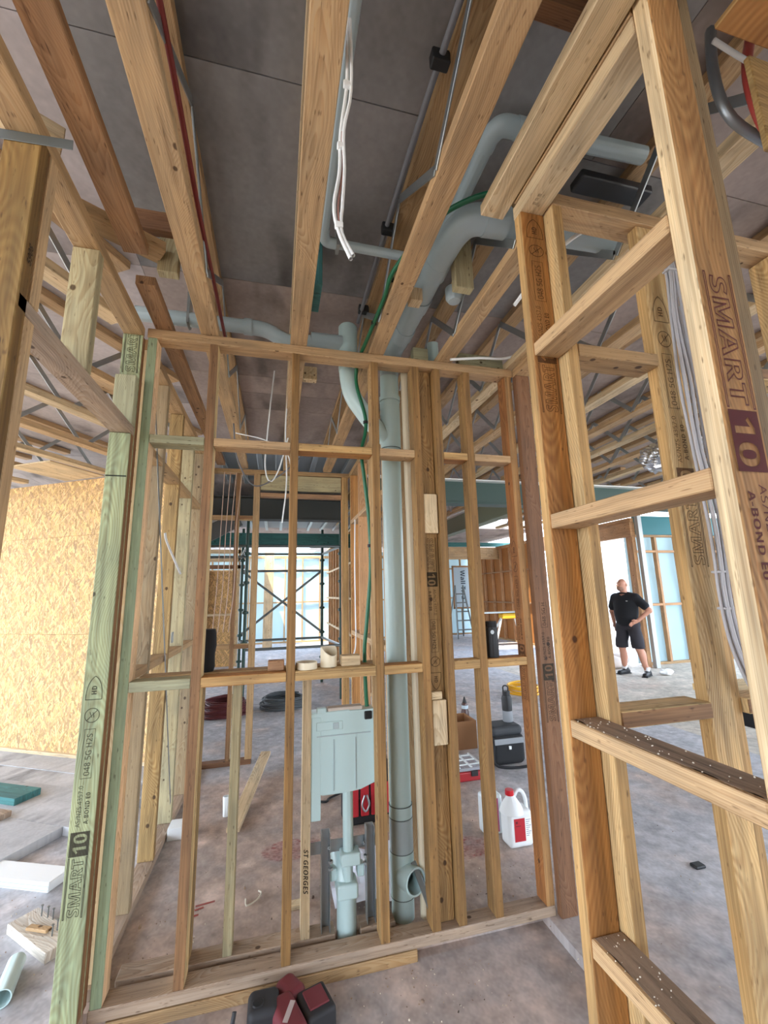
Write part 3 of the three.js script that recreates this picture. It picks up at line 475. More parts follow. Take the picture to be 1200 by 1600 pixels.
tag(tube(scene, 'water_pipe', [[-0.318, 3.08, 0.3], [-0.316, 3.06, -1.0], [-0.318, 3.04, -1.5], [-0.316, 3.05, -2.0], [-0.318, 3.06, -2.5]], 0.009, std('#7c2b26', 0.5)), 'dark red water pipe along the left floor truss', 'pipe');
// white cables hanging from the middle truss
{
  const t = thing('hanging_cables', 'pair of white cables with clips hanging from the middle truss', 'cable', [0.15, 2.7, -0.88]);
  tube(t, 'cable', [[0.145, 3.05, -0.83], [0.148, 3.0, -0.86], [0.152, 2.93, -0.90], [0.138, 2.80, -0.92], [0.135, 2.68, -0.92], [0.118, 2.55, -0.90], [0.125, 2.46, -0.88], [0.150, 2.36, -0.85]], 0.0048, mCable);
  tube(t, 'cable', [[0.150, 3.05, -0.83], [0.160, 2.97, -0.87], [0.162, 2.90, -0.90], [0.145, 2.80, -0.91], [0.147, 2.68, -0.915], [0.138, 2.55, -0.895], [0.133, 2.46, -0.88], [0.156, 2.37, -0.85]], 0.0042, mCable);
  tube(t, 'cable', [[0.142, 2.80, -0.915], [0.142, 2.68, -0.925], [0.128, 2.55, -0.90], [0.129, 2.47, -0.88]], 0.0025, std('#9b7066', 0.6));
  for (const p of [[0.153, 2.93, -0.895], [0.139, 2.755, -0.918], [0.128, 2.475, -0.882]]) rbox(t, 'clip', [p[0] - 0.011, p[0] + 0.009], [p[1] - 0.008, p[1] + 0.008], [p[2] - 0.006, p[2] + 0.008], 0.003, mCable);
}
// grey cable bundle down the wall beyond the right frame
{
  const t = thing('cable_bundle', 'bundle of grey electrical cables clipped down the stamped stud on the right', 'cable', [1.37, 1.8, -1.05]);
  for (let i = 0; i < 7; i++) { const d = (i - 3) * 0.0115, e = rr(-0.01, 0.01), zz = -1.05 + (i % 2) * 0.012;
    tube(t, 'cable', [[1.335 + d * 0.3, 2.86, zz - 0.02], [1.338 + d * 0.4, 2.72, zz], [1.33 + d * 0.7 + e, 2.513, zz], [1.338 + d, 2.272, zz], [1.341 + d + e, 2.045, zz], [1.348 + d, 1.831, zz + 0.01], [1.344 + d * 0.8, 1.687, zz + 0.01], [1.336 + d * 0.7, 1.569, zz + 0.01], [1.347 + d * 0.7, 1.435, zz + 0.01], [1.384 + d * 0.7, 1.322, zz + 0.01], [1.43 + d * 0.7, 1.274, zz]], 0.0052, mGreyCable, 70, 7); }
  tube(t, 'cable', [[1.345, 1.56, -1.03], [1.35, 1.62, -1.025], [1.37, 1.68, -1.025], [1.42, 1.74, -1.03]], 0.005, std('#9a8f92', 0.5));
  for (const y of [2.70, 1.64, 1.53]) rbox(t, 'clip', [1.312, 1.368], [y - 0.004, y + 0.004], [-1.056, -1.026], 0.003, mGreyCable);
}
{ // crinkled foil duct far on the right
  const g = new THREE.CylinderGeometry(0.13, 0.13, 0.9, 40, 40), p = g.attributes.position; for (let i = 0; i < p.count; i++) { const s = 0.8 + 0.35 * noise(p.getX(i) * 40 + 200, p.getY(i) * 30 + p.getZ(i) * 34 + 200, 997, 997, 4); p.setX(i, p.getX(i) * s); p.setZ(i, p.getZ(i) * s); } g.rotateX(Math.PI / 2);
  tag(put(scene, 'foil_duct', toCreasedNormals(g, 0.15), std('#d4d8dc', 0.22, { metalness: 0.95 }), [3.42, 2.78, -2.7]), 'crinkled silver foil duct hanging behind the grey cables', 'duct');
  tag(tube(scene, 'cable', [[0.775, 2.35, -4.3], [0.765, 1.9, -4.28], [0.77, 1.5, -4.3], [0.76, 1.1, -4.25], [0.70, 0.98, -4.2]], 0.006, mCable), 'white cable hanging on the orange stud wall near the far doorway', 'cable');
  tag(tube(scene, 'cable', [[-0.668, 1.99, -2.84], [-0.66, 1.94, -2.86], [-0.64, 1.82, -3.05], [-0.635, 1.76, -3.18]], 0.007, mCable), 'short white cable end poking out between the olive studs', 'cable');
}
// loose white cables in the room behind the wall
tag(tube(scene, 'cable', [[-0.05, 3.28, -3.1], [-0.08, 2.9, -3.1], [-0.1, 2.55, -3.15], [-0.06, 2.42, -3.15], [0.0, 2.52, -3.15], [0.06, 2.75, -3.1]], 0.005, mCable), 'white cable hanging in a loop behind the stud wall', 'cable');
tag(tube(scene, 'cable', [[0.06, 3.2, -3.05], [0.04, 2.8, -3.05], [0.055, 2.4, -3.05], [0.03, 2.1, -3.05]], 0.005, mCable), 'white cable hanging straight down beside the olive stud', 'cable');
tag(tube(scene, 'cable', [[-0.32, 2.8, -3.2], [-0.1, 2.72, -3.1], [0.06, 2.6, -3.05], [0.09, 2.35, -3.05]], 0.004, mCable), 'white cable strung from the left truss to the hanging cable', 'cable');
tag(rbox(scene, 'duct_bracket', [1.13, 1.47], [3.19, 3.23], [-1.24, -1.16], 0.01, std('#2b2d31', 0.4)), 'dark metal duct bracket above the wall plate on the right', 'bracket');
for (let i = 0; i < 4; i++) tag(tube(scene, 'cable', [[-0.56 + i * 0.06, 2.9, -4.66], [-0.57 + i * 0.05, 2.3, -4.66], [-0.58 + i * 0.055, 1.7, -4.65], [-0.6 + i * 0.05, 1.25, -4.62]], 0.004, std('#b59a88', 0.6)), ORD[i] + ' thin cable from the left hanging on the far stud frame', 'cable', 'cables on the far stud frame');
tag(tube(scene, 'cable', [[0.30, 3.1, -4.2], [0.18, 2.85, -3.9], [0.0, 2.62, -3.7], [-0.2, 2.5, -3.6], [-0.33, 2.7, -3.5], [-0.36, 2.955, -3.4]], 0.006, mConduit), 'thin dark conduit sagging below the far ceiling', 'conduit');
tag(tube(scene, 'cable', [[0.95, 2.92, -2.1], [1.15, 2.965, -2.12], [1.36, 3.0, -2.13], [1.55, 3.06, -2.0]], 0.008, mCable), 'white cable lying across the right end of the top plate', 'cable');
tag(tube(scene, 'cable', [[0.9, 2.72, -1.35], [1.0, 2.86, -1.25], [1.08, 2.93, -1.2], [1.2, 3.02, -1.2]], 0.008, mCable), 'white cable tied up beside the far wall plate on the right', 'cable');

// ---------------------------------------------------------------- angled wing on the left
{
  const O = [-1.83, 0, -5.2], TURN = -Math.PI / 6;
  const w = thing('wall_left', 'strand board wall of the angled wing on the left', null, O, null, TURN); w.userData.kind = 'structure';
  const osb = (X, Y) => { const g = new THREE.BoxGeometry(X[1] - X[0] - 0.0015, Y[1] - Y[0] - 0.002, 0.018); uvXZ(g, 1, 1, rr(0, 1), rr(0, 1), [0, 1]); put(w, 'panel', g, mOsb, [(X[0] + X[1]) / 2, (Y[0] + Y[1]) / 2, -0.01]); };
  for (const X of [[-4.5, -2.1], [-2.1, 0.3], [0.3, 1.0]]) for (const Y of [[0.09, 1.24], [1.24, 2.30], [2.30, 2.94]]) osb(X, Y);
  for (const y of [1.24, 2.30]) bx(w, 'nogging', [-4.5, 1.0], [y - 0.03, y + 0.03], [-0.11, -0.0205], W.tan); for (const x of [-2.1, -0.9, 0.3]) bx(w, 'stud', [x - 0.03, x + 0.03], [0.09, 2.94], [-0.205, -0.1105], W.tan);  // unseen backing timbers added behind the panel seams to stop light leaking through
  bx(w, 'sill_plate', [-4.5, 1.0], [0.0, 0.09], [-0.09, 0.03], W.pale);
  const d = thing('floor', 'pale flooring boards of the left wing', null, O, null, TURN); d.userData.kind = 'structure';
  const deck = (X, Z, y, m) => { const g = new THREE.BoxGeometry(X[1] - X[0], 0.058, Z[1] - Z[0]); uvXZ(g, 1.3, 1.3, rr(0, 1), rr(0, 1)); put(d, 'board', g, m, [(X[0] + X[1]) / 2, y - 0.029, (Z[0] + Z[1]) / 2]); };
  deck([-4.5, 1.3], [0.032, 0.31], 0.062, mDeck); deck([-4.5, 1.3], [0.315, 0.54], 0.058, mDeck); deck([-4.5, 1.3], [0.545, 1.03], 0.06, mDeck); deck([-4.5, 1.10], [1.034, 2.2], 0.06, mDeck); deck([-4.5, 1.10], [2.204, 3.4], 0.06, mDeck);
  for (let i = -4; i < 5; i++) { const lx = i * 0.6, start = Math.max(0.05, (-1.83 + 0.866 * lx + 0.80) / 0.5);
    const t = thing('floor_truss', ORD[i + 4] + ' angled floor truss over the left wing, counted from the far left', 'floor truss', O, 'angled trusses over the left wing', TURN);
    bx(t, 'bottom_chord', [lx - 0.045, lx + 0.045], [2.957, 3.002], [start, 5.0], i % 2 ? W.pine : W.pale); bx(t, 'top_chord', [lx - 0.045, lx + 0.045], [3.253, 3.298], [start, 5.0], W.pine2);
    for (let z = start + 0.1; z + 0.62 < 5; z += 0.62) { webLeg(t, [lx - 0.0485, 2.975, z], [lx - 0.0485, 3.28, z + 0.31], [0, 0, 1]); webLeg(t, [lx - 0.0485, 3.28, z + 0.31], [lx - 0.0485, 2.975, z + 0.62], [0, 0, 1]); } }
  const p = thing('ceiling_panel', 'pale board fixed under the trusses above the strand board wall', 'board', O, null, TURN); bx(p, 'board', [-0.62, -0.05], [2.943, 2.956], [0.02, 0.62], W.pale);
}
// ---------------------------------------------------------------- wrapped outer walls
function wrapSheet(parent, X, Y, Z, along) { // slightly slack membrane
  const L = along === 'x' ? X[1] - X[0] : Z[1] - Z[0], g = new THREE.PlaneGeometry(L, Y[1] - Y[0], Math.ceil(L * 8), 14), p = g.attributes.position, s = Math.floor(rr(0, 99));
  for (let i = 0; i < p.count; i++) { const u = p.getX(i), v = p.getY(i); p.setZ(i, 0.022 * Math.sin(u * 14 + s) * Math.cos(v * 1.3 + s) + 0.03 * (noise(u * 3 + 50, v * 2 + 50, 997, 997, s) - 0.5)); }
  g.computeVertexNormals(); if (along === 'z') g.rotateY(Math.PI / 2);
  return put(parent, 'membrane', g, mWrap, [(X[0] + X[1]) / 2, (Y[0] + Y[1]) / 2, (Z[0] + Z[1]) / 2]);
}
{ // right-hand outer wall, facing the camera
  const t = thing('wrapped_wall_frame', 'pine frame lined with pale blue wrap on the far right behind the person', 'wall frame', [9.8, 0, -7.7]);
  wrapSheet(t, [7.4, 12.4], [0.03, 2.75], [-7.80, -7.80], 'x');
  bx(t, 'bottom_plate', [7.45, 12.4], [0, 0.045], [-7.76, -7.67], W.tan); bx(t, 'top_plate', [7.45, 12.4], [2.68, 2.725], [-7.76, -7.67], W.orange);
  const xs = [7.55, 8.12, 8.7, 9.3, 9.9, 10.5, 11.1, 11.7, 12.3]; xs.forEach((x) => bx(t, 'stud', [x - 0.03, x + 0.03], [0.046, 2.679], [-7.76, -7.67], W.orange));
  for (let i = 0; i + 1 < xs.length; i++) for (const y of [1.22, 2.36]) bx(t, 'nogging', [xs[i] + 0.031, xs[i + 1] - 0.031], [y - 0.025, y + 0.025], [-7.76, -7.67], W.orange);
}
tag(bx(scene, 'steel_post', [7.40, 7.50], [0, 3.2], [-7.45, -7.36], std('#b5babb', 0.5, { metalness: 0.3 })), 'grey galvanised steel post at the corner beside the outside opening', 'post');
{ // outer wall running away on the right, with the opening to the yard
  const t = thing('wrapped_wall_frame', 'orange pine wall frame with the wide outside opening behind the person', 'wall frame', [7.3, 0, -11.5]);
  const X = [7.3, 7.39];
  bx(t, 'lintel', [7.28, 7.40], [2.66, 2.97], [-10.9, -7.46], W.orange); bx(t, 'top_plate', X, [2.975, 3.06], [-15.3, -7.46], W.orange);
  for (const z of [-7.49, -7.60]) bx(t, 'jamb_stud', X, [0, 2.655], [z - 0.03, z + 0.03], W.orange);
  for (const y of [0.6, 1.25, 1.9]) bx(t, 'nogging', X, [y - 0.022, y + 0.022], [-7.57, -7.52], W.orange);
  bx(t, 'jamb_stud', X, [0, 2.655], [-10.86, -10.78], W.orange);
  const zs = [-11.3, -11.9, -12.5, -13.1, -13.7, -14.3, -14.9]; zs.forEach((z) => bx(t, 'stud', X, [0, 2.97], [z - 0.022, z + 0.022], W.orange));
  for (const y of [1.2, 2.2]) bx(t, 'nogging', X, [y - 0.022, y + 0.022], [-15.2, -10.87], W.red);
  const g = new THREE.BoxGeometry(0.012, 2.97, 4.4); uvXZ(g, 1.2, 2.4, 0, 0, [2, 1]); put(t, 'panel', g, mPly, [7.41, 1.5, -13.05]);
  bx(t, 'top_plate', X, [0, 0.045], [-15.3, -10.87], W.tan);
}
{ // end wall of the hall
  const t = thing('wrapped_wall_frame', 'far end wall frame lined with pale blue wrap beyond the scaffold', 'wall frame', [1.6, 0, -15.4]);
  wrapSheet(t, [-4, 7.3], [0.03, 3.1], [-15.55, -15.55], 'x');
  bx(t, 'bottom_plate', [-4, 7.3], [0, 0.05], [-15.5, -15.41], W.tan); bx(t, 'top_plate', [-4, 7.3], [2.86, 2.95], [-15.5, -15.41], W.tan);
  for (let x = -3.9; x < 7.3; x += 0.6) bx(t, 'stud', [x - 0.024, x + 0.024], [0.051, 2.859], [-15.5, -15.41], W.tan);
  for (const y of [1.35, 2.45]) bx(t, 'nogging', [-4, 7.3], [y - 0.025, y + 0.025], [-15.5, -15.43], W.tan);
  const p = new THREE.PlaneGeometry(0.75, 1.5); put(t, 'window_wrap', p, new THREE.MeshStandardMaterial({ color: '#cfe6f2', roughness: 0.7 }), [6.95, 1.75, -15.38]);
  const pr = new THREE.PlaneGeometry(1.3, 0.32); pr.rotateZ(-Math.PI / 2); put(t, 'stamp', pr, scrawl('Wall Trra', 'rgba(60,80,100,0.9)', 512, 128, 'bold 100px sans-serif'), [6.95, 1.75, -15.372]);
  bx(t, 'window_frame', [6.53, 6.58], [0.95, 2.55], [-15.42, -15.36], W.orange); bx(t, 'window_frame', [6.53, 7.3], [2.5, 2.56], [-15.42, -15.36], W.orange); bx(t, 'window_frame', [6.53, 7.3], [0.94, 1.0], [-15.42, -15.36], W.orange);
}
tag(bx(scene, 'timber_post', [-0.36, -0.08], [0, 2.93], [-13.9, -13.7], W.pale), 'thick pale timber post in the far hall', 'post');
{ // sheathed side wall of the hall, right of the far doorway
  const t = thing('stud_wall_frame', 'light orange stud wall with printed sheathing on the right side of the far hall', 'wall frame', [1.35, 0, -9]);
  const g = new THREE.BoxGeometry(0.012, 2.9, 5.6); uvXZ(g, 1.2, 2.4, 0, 0, [2, 1]); put(t, 'panel', g, mPly, [1.52, 1.46, -9.8]);
  for (let z = -7.1; z > -12.6; z -= 0.5) bx(t, 'stud', [1.42, 1.512], [0.046, 2.86], [z - 0.022, z + 0.022], W.pine); for (const y of [0.8, 1.5, 2.2, 2.86]) bx(t, 'nogging', [1.42, 1.512], [y - 0.022, y + 0.022], [-12.6, -7.0], W.pale);
  bx(t, 'bottom_plate', [1.42, 1.512], [0, 0.045], [-12.6, -7.0], W.pale);
}
{ // strand board wall left of the far hall
  const t = thing('strand_board_wall', 'strand board wall with stacked timbers at the left of the far hall', 'wall frame', [-1.9, 0, -11]);
  const g = new THREE.BoxGeometry(2.2, 2.2, 0.018); uvXZ(g, 1, 1, 0, 0, [0, 1]); put(t, 'panel', g, mOsb, [-2.0, 1.1, -11.0]);
  for (const y of [2.25, 2.42, 2.62]) bx(t, 'timber', [-3.1, -0.75], [y, y + 0.09], [-11.0, -10.9], y > 2.4 ? W.pale : W.brown); for (const x of [-2.6, -1.6, -0.9]) bx(t, 'stud', [x, x + 0.05], [0, 2.9], [-10.98, -10.9], W.pale);
  bx(t, 'nogging', [-3, -0.9], [1.15, 1.2], [-10.98, -10.9], W.pale);
}
// scaffold bay in the far hall
{
  const t = thing('scaffold', 'dark green tube scaffold standing in the far hall', 'scaffold', [0.2, 0, -7.6]);
  const mg = std('#27463f', 0.5), up = (x, z) => { tube(t, 'standard', [[x, 0, z], [x, 1.4, z], [x, 2.85, z]], 0.026, mg, 6, 10); for (let y = 0.45; y < 2.7; y += 0.45) lathe(t, 'cup', [[0.028, -0.025], [0.05, -0.015], [0.05, 0.015], [0.028, 0.025]], mg, [x, y, z], 10); };
  for (const [x, z] of [[-0.45, -7.0], [1.02, -7.0], [-0.62, -8.4], [0.86, -8.4]]) up(x, z);
  const led = (A, B, m = mGalvD) => tube(t, 'ledger', [A, [(A[0] + B[0]) / 2, (A[1] + B[1]) / 2, (A[2] + B[2]) / 2], B], 0.021, m, 4, 9);
  for (const y of [0.8, 2.37]) { led([-0.45, y, -7.0], [1.02, y, -7.0]); led([-0.62, y, -8.4], [0.86, y, -8.4]); led([-0.45, y, -7], [-0.62, y, -8.4]); led([1.02, y, -7], [0.86, y, -8.4], mGalv); }
  led([-0.62, 2.05, -8.4], [0.86, 2.05, -8.4]); led([-0.62, 0.9, -8.4], [0.86, 2.05, -8.4]); led([0.86, 0.9, -8.4], [-0.62, 2.05, -8.4]); led([-2.0, 2.37, -7.2], [-0.45, 2.37, -7.0]); led([-2.0, 2.2, -7.2], [-0.45, 2.2, -7.0]);
}
// ---------------------------------------------------------------- yard outside the opening
{
  const t = thing('fence', 'pale corrugated metal fence outside the opening', 'fence', [13.5, 0, -15]); const mf = std('#c3d2da', 0.5);
  const g = new THREE.PlaneGeometry(26, 1.75, 520, 1), p = g.attributes.position; for (let i = 0; i < p.count; i++) p.setZ(i, Math.sin(p.getX(i) * 26) > 0 ? 0.025 : 0); g.computeVertexNormals(); g.rotateY(-Math.PI / 2); put(t, 'sheeting', g, new THREE.MeshStandardMaterial({ color: '#c3d2da', roughness: 0.5, side: THREE.DoubleSide }), [13.5, 0.6, -15]);
  bx(t, 'rail', [13.42, 13.47], [1.44, 1.50], [-28, -2], mf);
  const h = thing('house', 'neighbouring house with a pale tiled roof beyond the fence', 'house', [20, 0, -17]);
  bx(h, 'wall', [18.5, 26], [-0.3, 2.7], [-26, -10], std('#e4ddd0', 0.9));
  for (let i = 0; i < 9; i++) bar(h, 'roof_course', [17.9 + i * 0.5, 2.62 + i * 0.25, -26.6], [17.9 + i * 0.5, 2.62 + i * 0.25, -9.4], 0.62, 0.05, std(i % 2 ? '#b9b2ae' : '#aca6a3', 0.8), [1, 0.45, 0]);
  bx(h, 'gutter', [17.65, 17.78], [2.48, 2.62], [-26.6, -9.4], mWhite);
  const k = thing('timber_stack', 'yellow timber batten stack standing in the yard behind the person', 'timber', [10.4, 0, -12.2]); bx(k, 'post', [10.4, 10.47], [-0.3, 2.2], [-12.24, -12.17], W.pine); bx(k, 'rail', [9.6, 12.2], [1.62, 1.68], [-12.24, -12.19], W.pine); bx(k, 'rail', [9.6, 12.2], [1.2, 1.25], [-12.24, -12.19], mWhite);
}

// ---------------------------------------------------------------- in-wall cistern and toilet bracket
{
  const t = thing('cistern', 'pale blue plastic in wall cistern hanging between two studs', 'cistern', [0.345, 0.62, -2.36]);
  extr(t, 'tank', [[-0.158, -0.16], [-0.10, -0.185], [0.02, -0.185], [0.09, -0.178], [0.158, -0.155], [0.158, 0.185], [0.04, 0.185], [0.03, 0.19], [-0.158, 0.185]], 0.075, mPvc, [0.345, 0.818, -2.405], 0.006);
  rbox(t, 'side_flap', [0.188, 0.236], [0.52, 0.99], [-2.335, -2.322], 0.005, mPvc); 
  rbox(t, 'access_panel', [0.212, 0.345], [0.925, 0.965], [-2.326, -2.319], 0.003, mPvc); rbox(t, 'button', [0.296, 0.325], [0.93, 0.96], [-2.321, -2.315], 0.003, mPvcG);
  for (const x of [0.30, 0.41]) bx(t, 'rib', [x - 0.0015, x + 0.0015], [0.645, 0.88], [-2.326, -2.3195], mPvcG, 0.0005);
  bx(t, 'rib', [0.215, 0.49], [0.896, 0.901], [-2.326, -2.3195], mPvcG, 0.0005);
  rbox(t, 'latch', [0.215, 0.262], [1.004, 1.03], [-2.36, -2.325], 0.005, mPvc); bx(t, 'foam_top', [0.27, 0.45], [1.008, 1.026], [-2.385, -2.33], std('#c7bdb0', 0.9), 0.003);
  pipe(t, 'flush_pipe', [0.375, 0.34, -2.36], [0.375, 0.66, -2.36], 0.026, mPvc); rbox(t, 'bracket_block', [0.335, 0.43], [0.305, 0.36], [-2.39, -2.315], 0.008, mPvc);
  rbox(t, 'hose_fitting', [0.458, 0.498], [0.96, 1.0], [-2.345, -2.315], 0.006, mBlack);
}
{
  const t = thing('toilet_bracket', 'galvanised toilet support frame with a pale plastic bend behind the stud wall', 'bracket', [0.37, 0.04, -2.37]);
  const up = (x) => { bx(t, 'upright', [x - 0.021, x - 0.018], [0.045, 0.46], [-2.37, -2.325], mGalv, 0.0006); bx(t, 'upright', [x + 0.018, x + 0.021], [0.045, 0.46], [-2.37, -2.325], mGalv, 0.0006); bx(t, 'upright', [x - 0.021, x + 0.021], [0.045, 0.46], [-2.374, -2.371], mGalv, 0.0006); };
  up(0.262); up(0.482); bx(t, 'cross_rail', [0.19, 0.52], [0.345, 0.40], [-2.392, -2.386], mGalv, 0.001);
  for (const x of [0.283, 0.455]) { const b = pipe(t, 'threaded_rod', [x, 0.36, -2.385], [x - 0.012, 0.42, -2.28], 0.006, mGalv, 0.003, 10); for (let k = 0; k < 2; k++) lathe(t, 'nut', [[0.006, -0.005], [0.012, -0.005], [0.012, 0.005], [0.006, 0.005]], mGalv, [x + 0.002, 0.335 - k * 0.03, -2.33], 6); }
  pipe(t, 'soil_bend', [0.365, 0.0, -2.355], [0.365, 0.235, -2.355], 0.047, mPvc); rbox(t, 'collar', [0.315, 0.415], [0.175, 0.24], [-2.40, -2.298], 0.012, mPvc); pipe(t, 'flush_inlet', [0.37, 0.24, -2.345], [0.37, 0.315, -2.345], 0.0255, mPvc, 0.003);
  tube(t, 'soil_bend', [[0.365, 0.17, -2.35], [0.352, 0.26, -2.39], [0.345, 0.31, -2.45]], 0.048, mPvc, 16, 22); rbox(t, 'lug', [0.285, 0.32], [0.235, 0.29], [-2.40, -2.35], 0.008, mPvc); rbox(t, 'lug', [0.42, 0.455], [0.235, 0.29], [-2.40, -2.35], 0.008, mPvc);
}
tag(bar(scene, 'metal_bar', [0.70, 0.27, -2.335], [0.775, 0.05, -2.225], 0.028, 0.01, mGalvD, [1, 0.2, 0]), 'grey metal bar leaning out of the pipe inspection opening', 'bar');

// ---------------------------------------------------------------- things resting on the noggings
const onNog = 1.2405;
function flask(label, c, h, r, top) { const t = thing('drink_flask', label, 'flask', c); lathe(t, 'body', [[0, 0], [r * 0.96, 0], [r, 0.006], [r, h * 0.8], [r * 0.95, h * 0.84], [0, h * 0.84]], mBlack, c); lathe(t, 'lid', [[r * 0.9, h * 0.84], [r * 0.93, h * 0.86], [r * 0.93, h], [0, h]], top, c); return t; }
{
  const f = flask('tall black insulated flask standing on the right nogging', [1.165, onNog, -2.235], 0.19, 0.033, mBlackSoft);
  const g = new THREE.CircleGeometry(0.011, 24); put(f, 'logo', g, std('#b9bfc2', 0.5), [1.152, onNog + 0.135, -2.2005]).userData.label = 'small round white logo';
  const t = thing('drink_flask', 'black padded bottle sleeve standing on the low frame at the left', 'flask', [-0.325, onNog, -2.355]); lathe(t, 'sleeve', [[0, 0], [0.034, 0], [0.04, 0.02], [0.038, 0.08], [0.044, 0.12], [0.041, 0.18], [0.036, 0.2], [0, 0.2]], mBlackSoft, [-0.325, onNog, -2.355]);
}
tag(bx(scene, 'timber_offcut', [-0.03, 0.047], [onNog, onNog + 0.045], [-2.30, -2.24], W.red), 'reddish timber offcut on the nogging left of the olive stud', 'offcut');
tag(bx(scene, 'timber_offcut', [0.33, 0.425], [onNog, onNog + 0.05], [-2.31, -2.24], W.pale), 'pale timber offcut on the nogging right of the cut pipe', 'offcut');
tag(pipe(scene, 'pipe_ring', [0.155, onNog, -2.25], [0.155, onNog + 0.032, -2.25], 0.053, mCream, 0.006, 36), 'low cream plastic ring lying on the nogging', 'pipe fitting');
{ // coupling with a scooped end
  const g = new THREE.CylinderGeometry(0.042, 0.042, 0.105, 40, 12, true), p = g.attributes.position; for (let i = 0; i < p.count; i++) { const v = (p.getY(i) + 0.0525) / 0.105; p.setY(i, p.getY(i) - v * 0.042 * Math.max(0, Math.sin(Math.atan2(p.getZ(i), p.getX(i)) + 0.5)) - v * 0.01); } g.computeVertexNormals();
  const m = mCream.clone(); m.side = THREE.DoubleSide; tag(put(scene, 'pipe_offcut', g, m, [0.268, onNog + 0.0525, -2.275]), 'cream pipe offcut with a scooped top on the nogging', 'pipe fitting');
}

// ---------------------------------------------------------------- things on the floor
{ // jug of glue
  const t = thing('plastic_jug', 'white plastic jug with a red cap and red label on the floor', 'jug', [1.53, 0, -2.80]);
  const c = [1.545, 0, -2.80];
  const body = rbox(t, 'body', [c[0] - 0.085, c[0] + 0.085], [0, 0.21], [c[2] - 0.06, c[2] + 0.06], 0.025, mWhite, 5);
  const cone = lathe(t, 'shoulder', [[0.078, 0.19], [0.065, 0.225], [0.03, 0.275], [0.022, 0.285], [0.022, 0.30], [0, 0.30]], mWhite, [c[0] - 0.028, 0, c[2]], 28); lathe(t, 'cap', [[0.027, 0.287], [0.028, 0.29], [0.027, 0.318], [0, 0.32]], std('#c8202a', 0.4), [c[0] - 0.035, 0, c[2]], 20);
  tube(t, 'handle', [[c[0] - 0.01, 0.265, c[2]], [c[0] + 0.02, 0.305, c[2]], [c[0] + 0.055, 0.295, c[2]], [c[0] + 0.075, 0.25, c[2]], [c[0] + 0.08, 0.19, c[2]]], 0.012, mWhite, 24, 10);
  const lt = canvasTex(256, 256, (x) => { x.fillStyle = '#b61c2a'; x.fillRect(0, 0, 150, 256); x.fillStyle = '#eef0f0'; x.fillRect(150, 0, 106, 256); x.fillStyle = '#8a8f94'; for (let i = 0; i < 9; i++) x.fillRect(162, 20 + i * 22, 70 - (i % 3) * 16, 7); x.fillStyle = '#6a0f1a'; x.fillRect(22, 30, 30, 26); x.fillRect(22, 80, 70, 8); });
  put(t, 'label', new THREE.PlaneGeometry(0.13, 0.13), new THREE.MeshStandardMaterial({ map: lt, roughness: 0.5 }), [c[0] + 0.015, 0.105, c[2] + 0.0612]);
  const b = thing('plastic_jug', 'second white plastic container standing behind the stud beside the jug', 'jug', [1.45, 0, -2.95]); rbox(b, 'body', [1.38, 1.52], [0, 0.24], [-3.02, -2.92], 0.02, std('#d9e2e4', 0.4, { }), 4); lathe(b, 'neck', [[0.05, 0.22], [0.02, 0.30], [0.016, 0.36], [0, 0.36]], mWhite, [1.44, 0, -2.97], 20); bx(b, 'stripe', [1.475, 1.485], [0.02, 0.22], [-2.9195, -2.918], std('#b8507a', 0.5), 0.0003);
}
{ // lunch cooler bag and bottle
  const t = thing('cooler_bag', 'black insulated cooler bag with a grey band on the floor', 'bag', [2.14, 0, -4.05]);
  rbox(t, 'body', [1.98, 2.32], [0, 0.26], [-4.16, -3.92], 0.05, mBlackSoft, 5); rbox(t, 'lid', [1.99, 2.31], [0.245, 0.335], [-4.17, -3.93], 0.04, std('#34373a', 0.7), 5); rbox(t, 'band', [2.0, 2.30], [0.185, 0.235], [-3.925, -3.914], 0.004, std('#8b8f92', 0.8)); rbox(t, 'buckle', [2.14, 2.165], [0.14, 0.17], [-3.922, -3.908], 0.004, mWhite); rbox(t, 'side_pocket', [1.935, 1.99], [0.01, 0.19], [-4.12, -3.96], 0.024, mBlackSoft, 4);
  tube(t, 'strap', [[2.0, 0.2, -3.93], [1.97, 0.05, -3.88], [2.1, 0.012, -3.85], [2.3, 0.012, -3.84], [2.38, 0.02, -3.9]], 0.012, mBlackSoft, 30, 6);
  const b = thing('drink_bottle', 'dark sports bottle with a loop lid standing on the cooler bag', 'bottle', [2.24, 0.335, -4.1]); lathe(b, 'body', [[0, 0], [0.046, 0], [0.05, 0.01], [0.048, 0.10]], std('#8c9094', 0.3), [2.24, 0.335, -4.08]); lathe(b, 'upper_body', [[0.048, 0.10], [0.05, 0.21], [0.042, 0.235], [0, 0.235]], mBlack, [2.24, 0.335, -4.08]); lathe(b, 'lid', [[0.036, 0.235], [0.036, 0.28], [0, 0.28]], mBlack, [2.24, 0.335, -4.08]); tube(b, 'loop', [[2.21, 0.605, -4.08], [2.21, 0.655, -4.08], [2.235, 0.665, -4.08], [2.262, 0.65, -4.08], [2.262, 0.605, -4.08]], 0.007, mBlack, 20, 8);
}
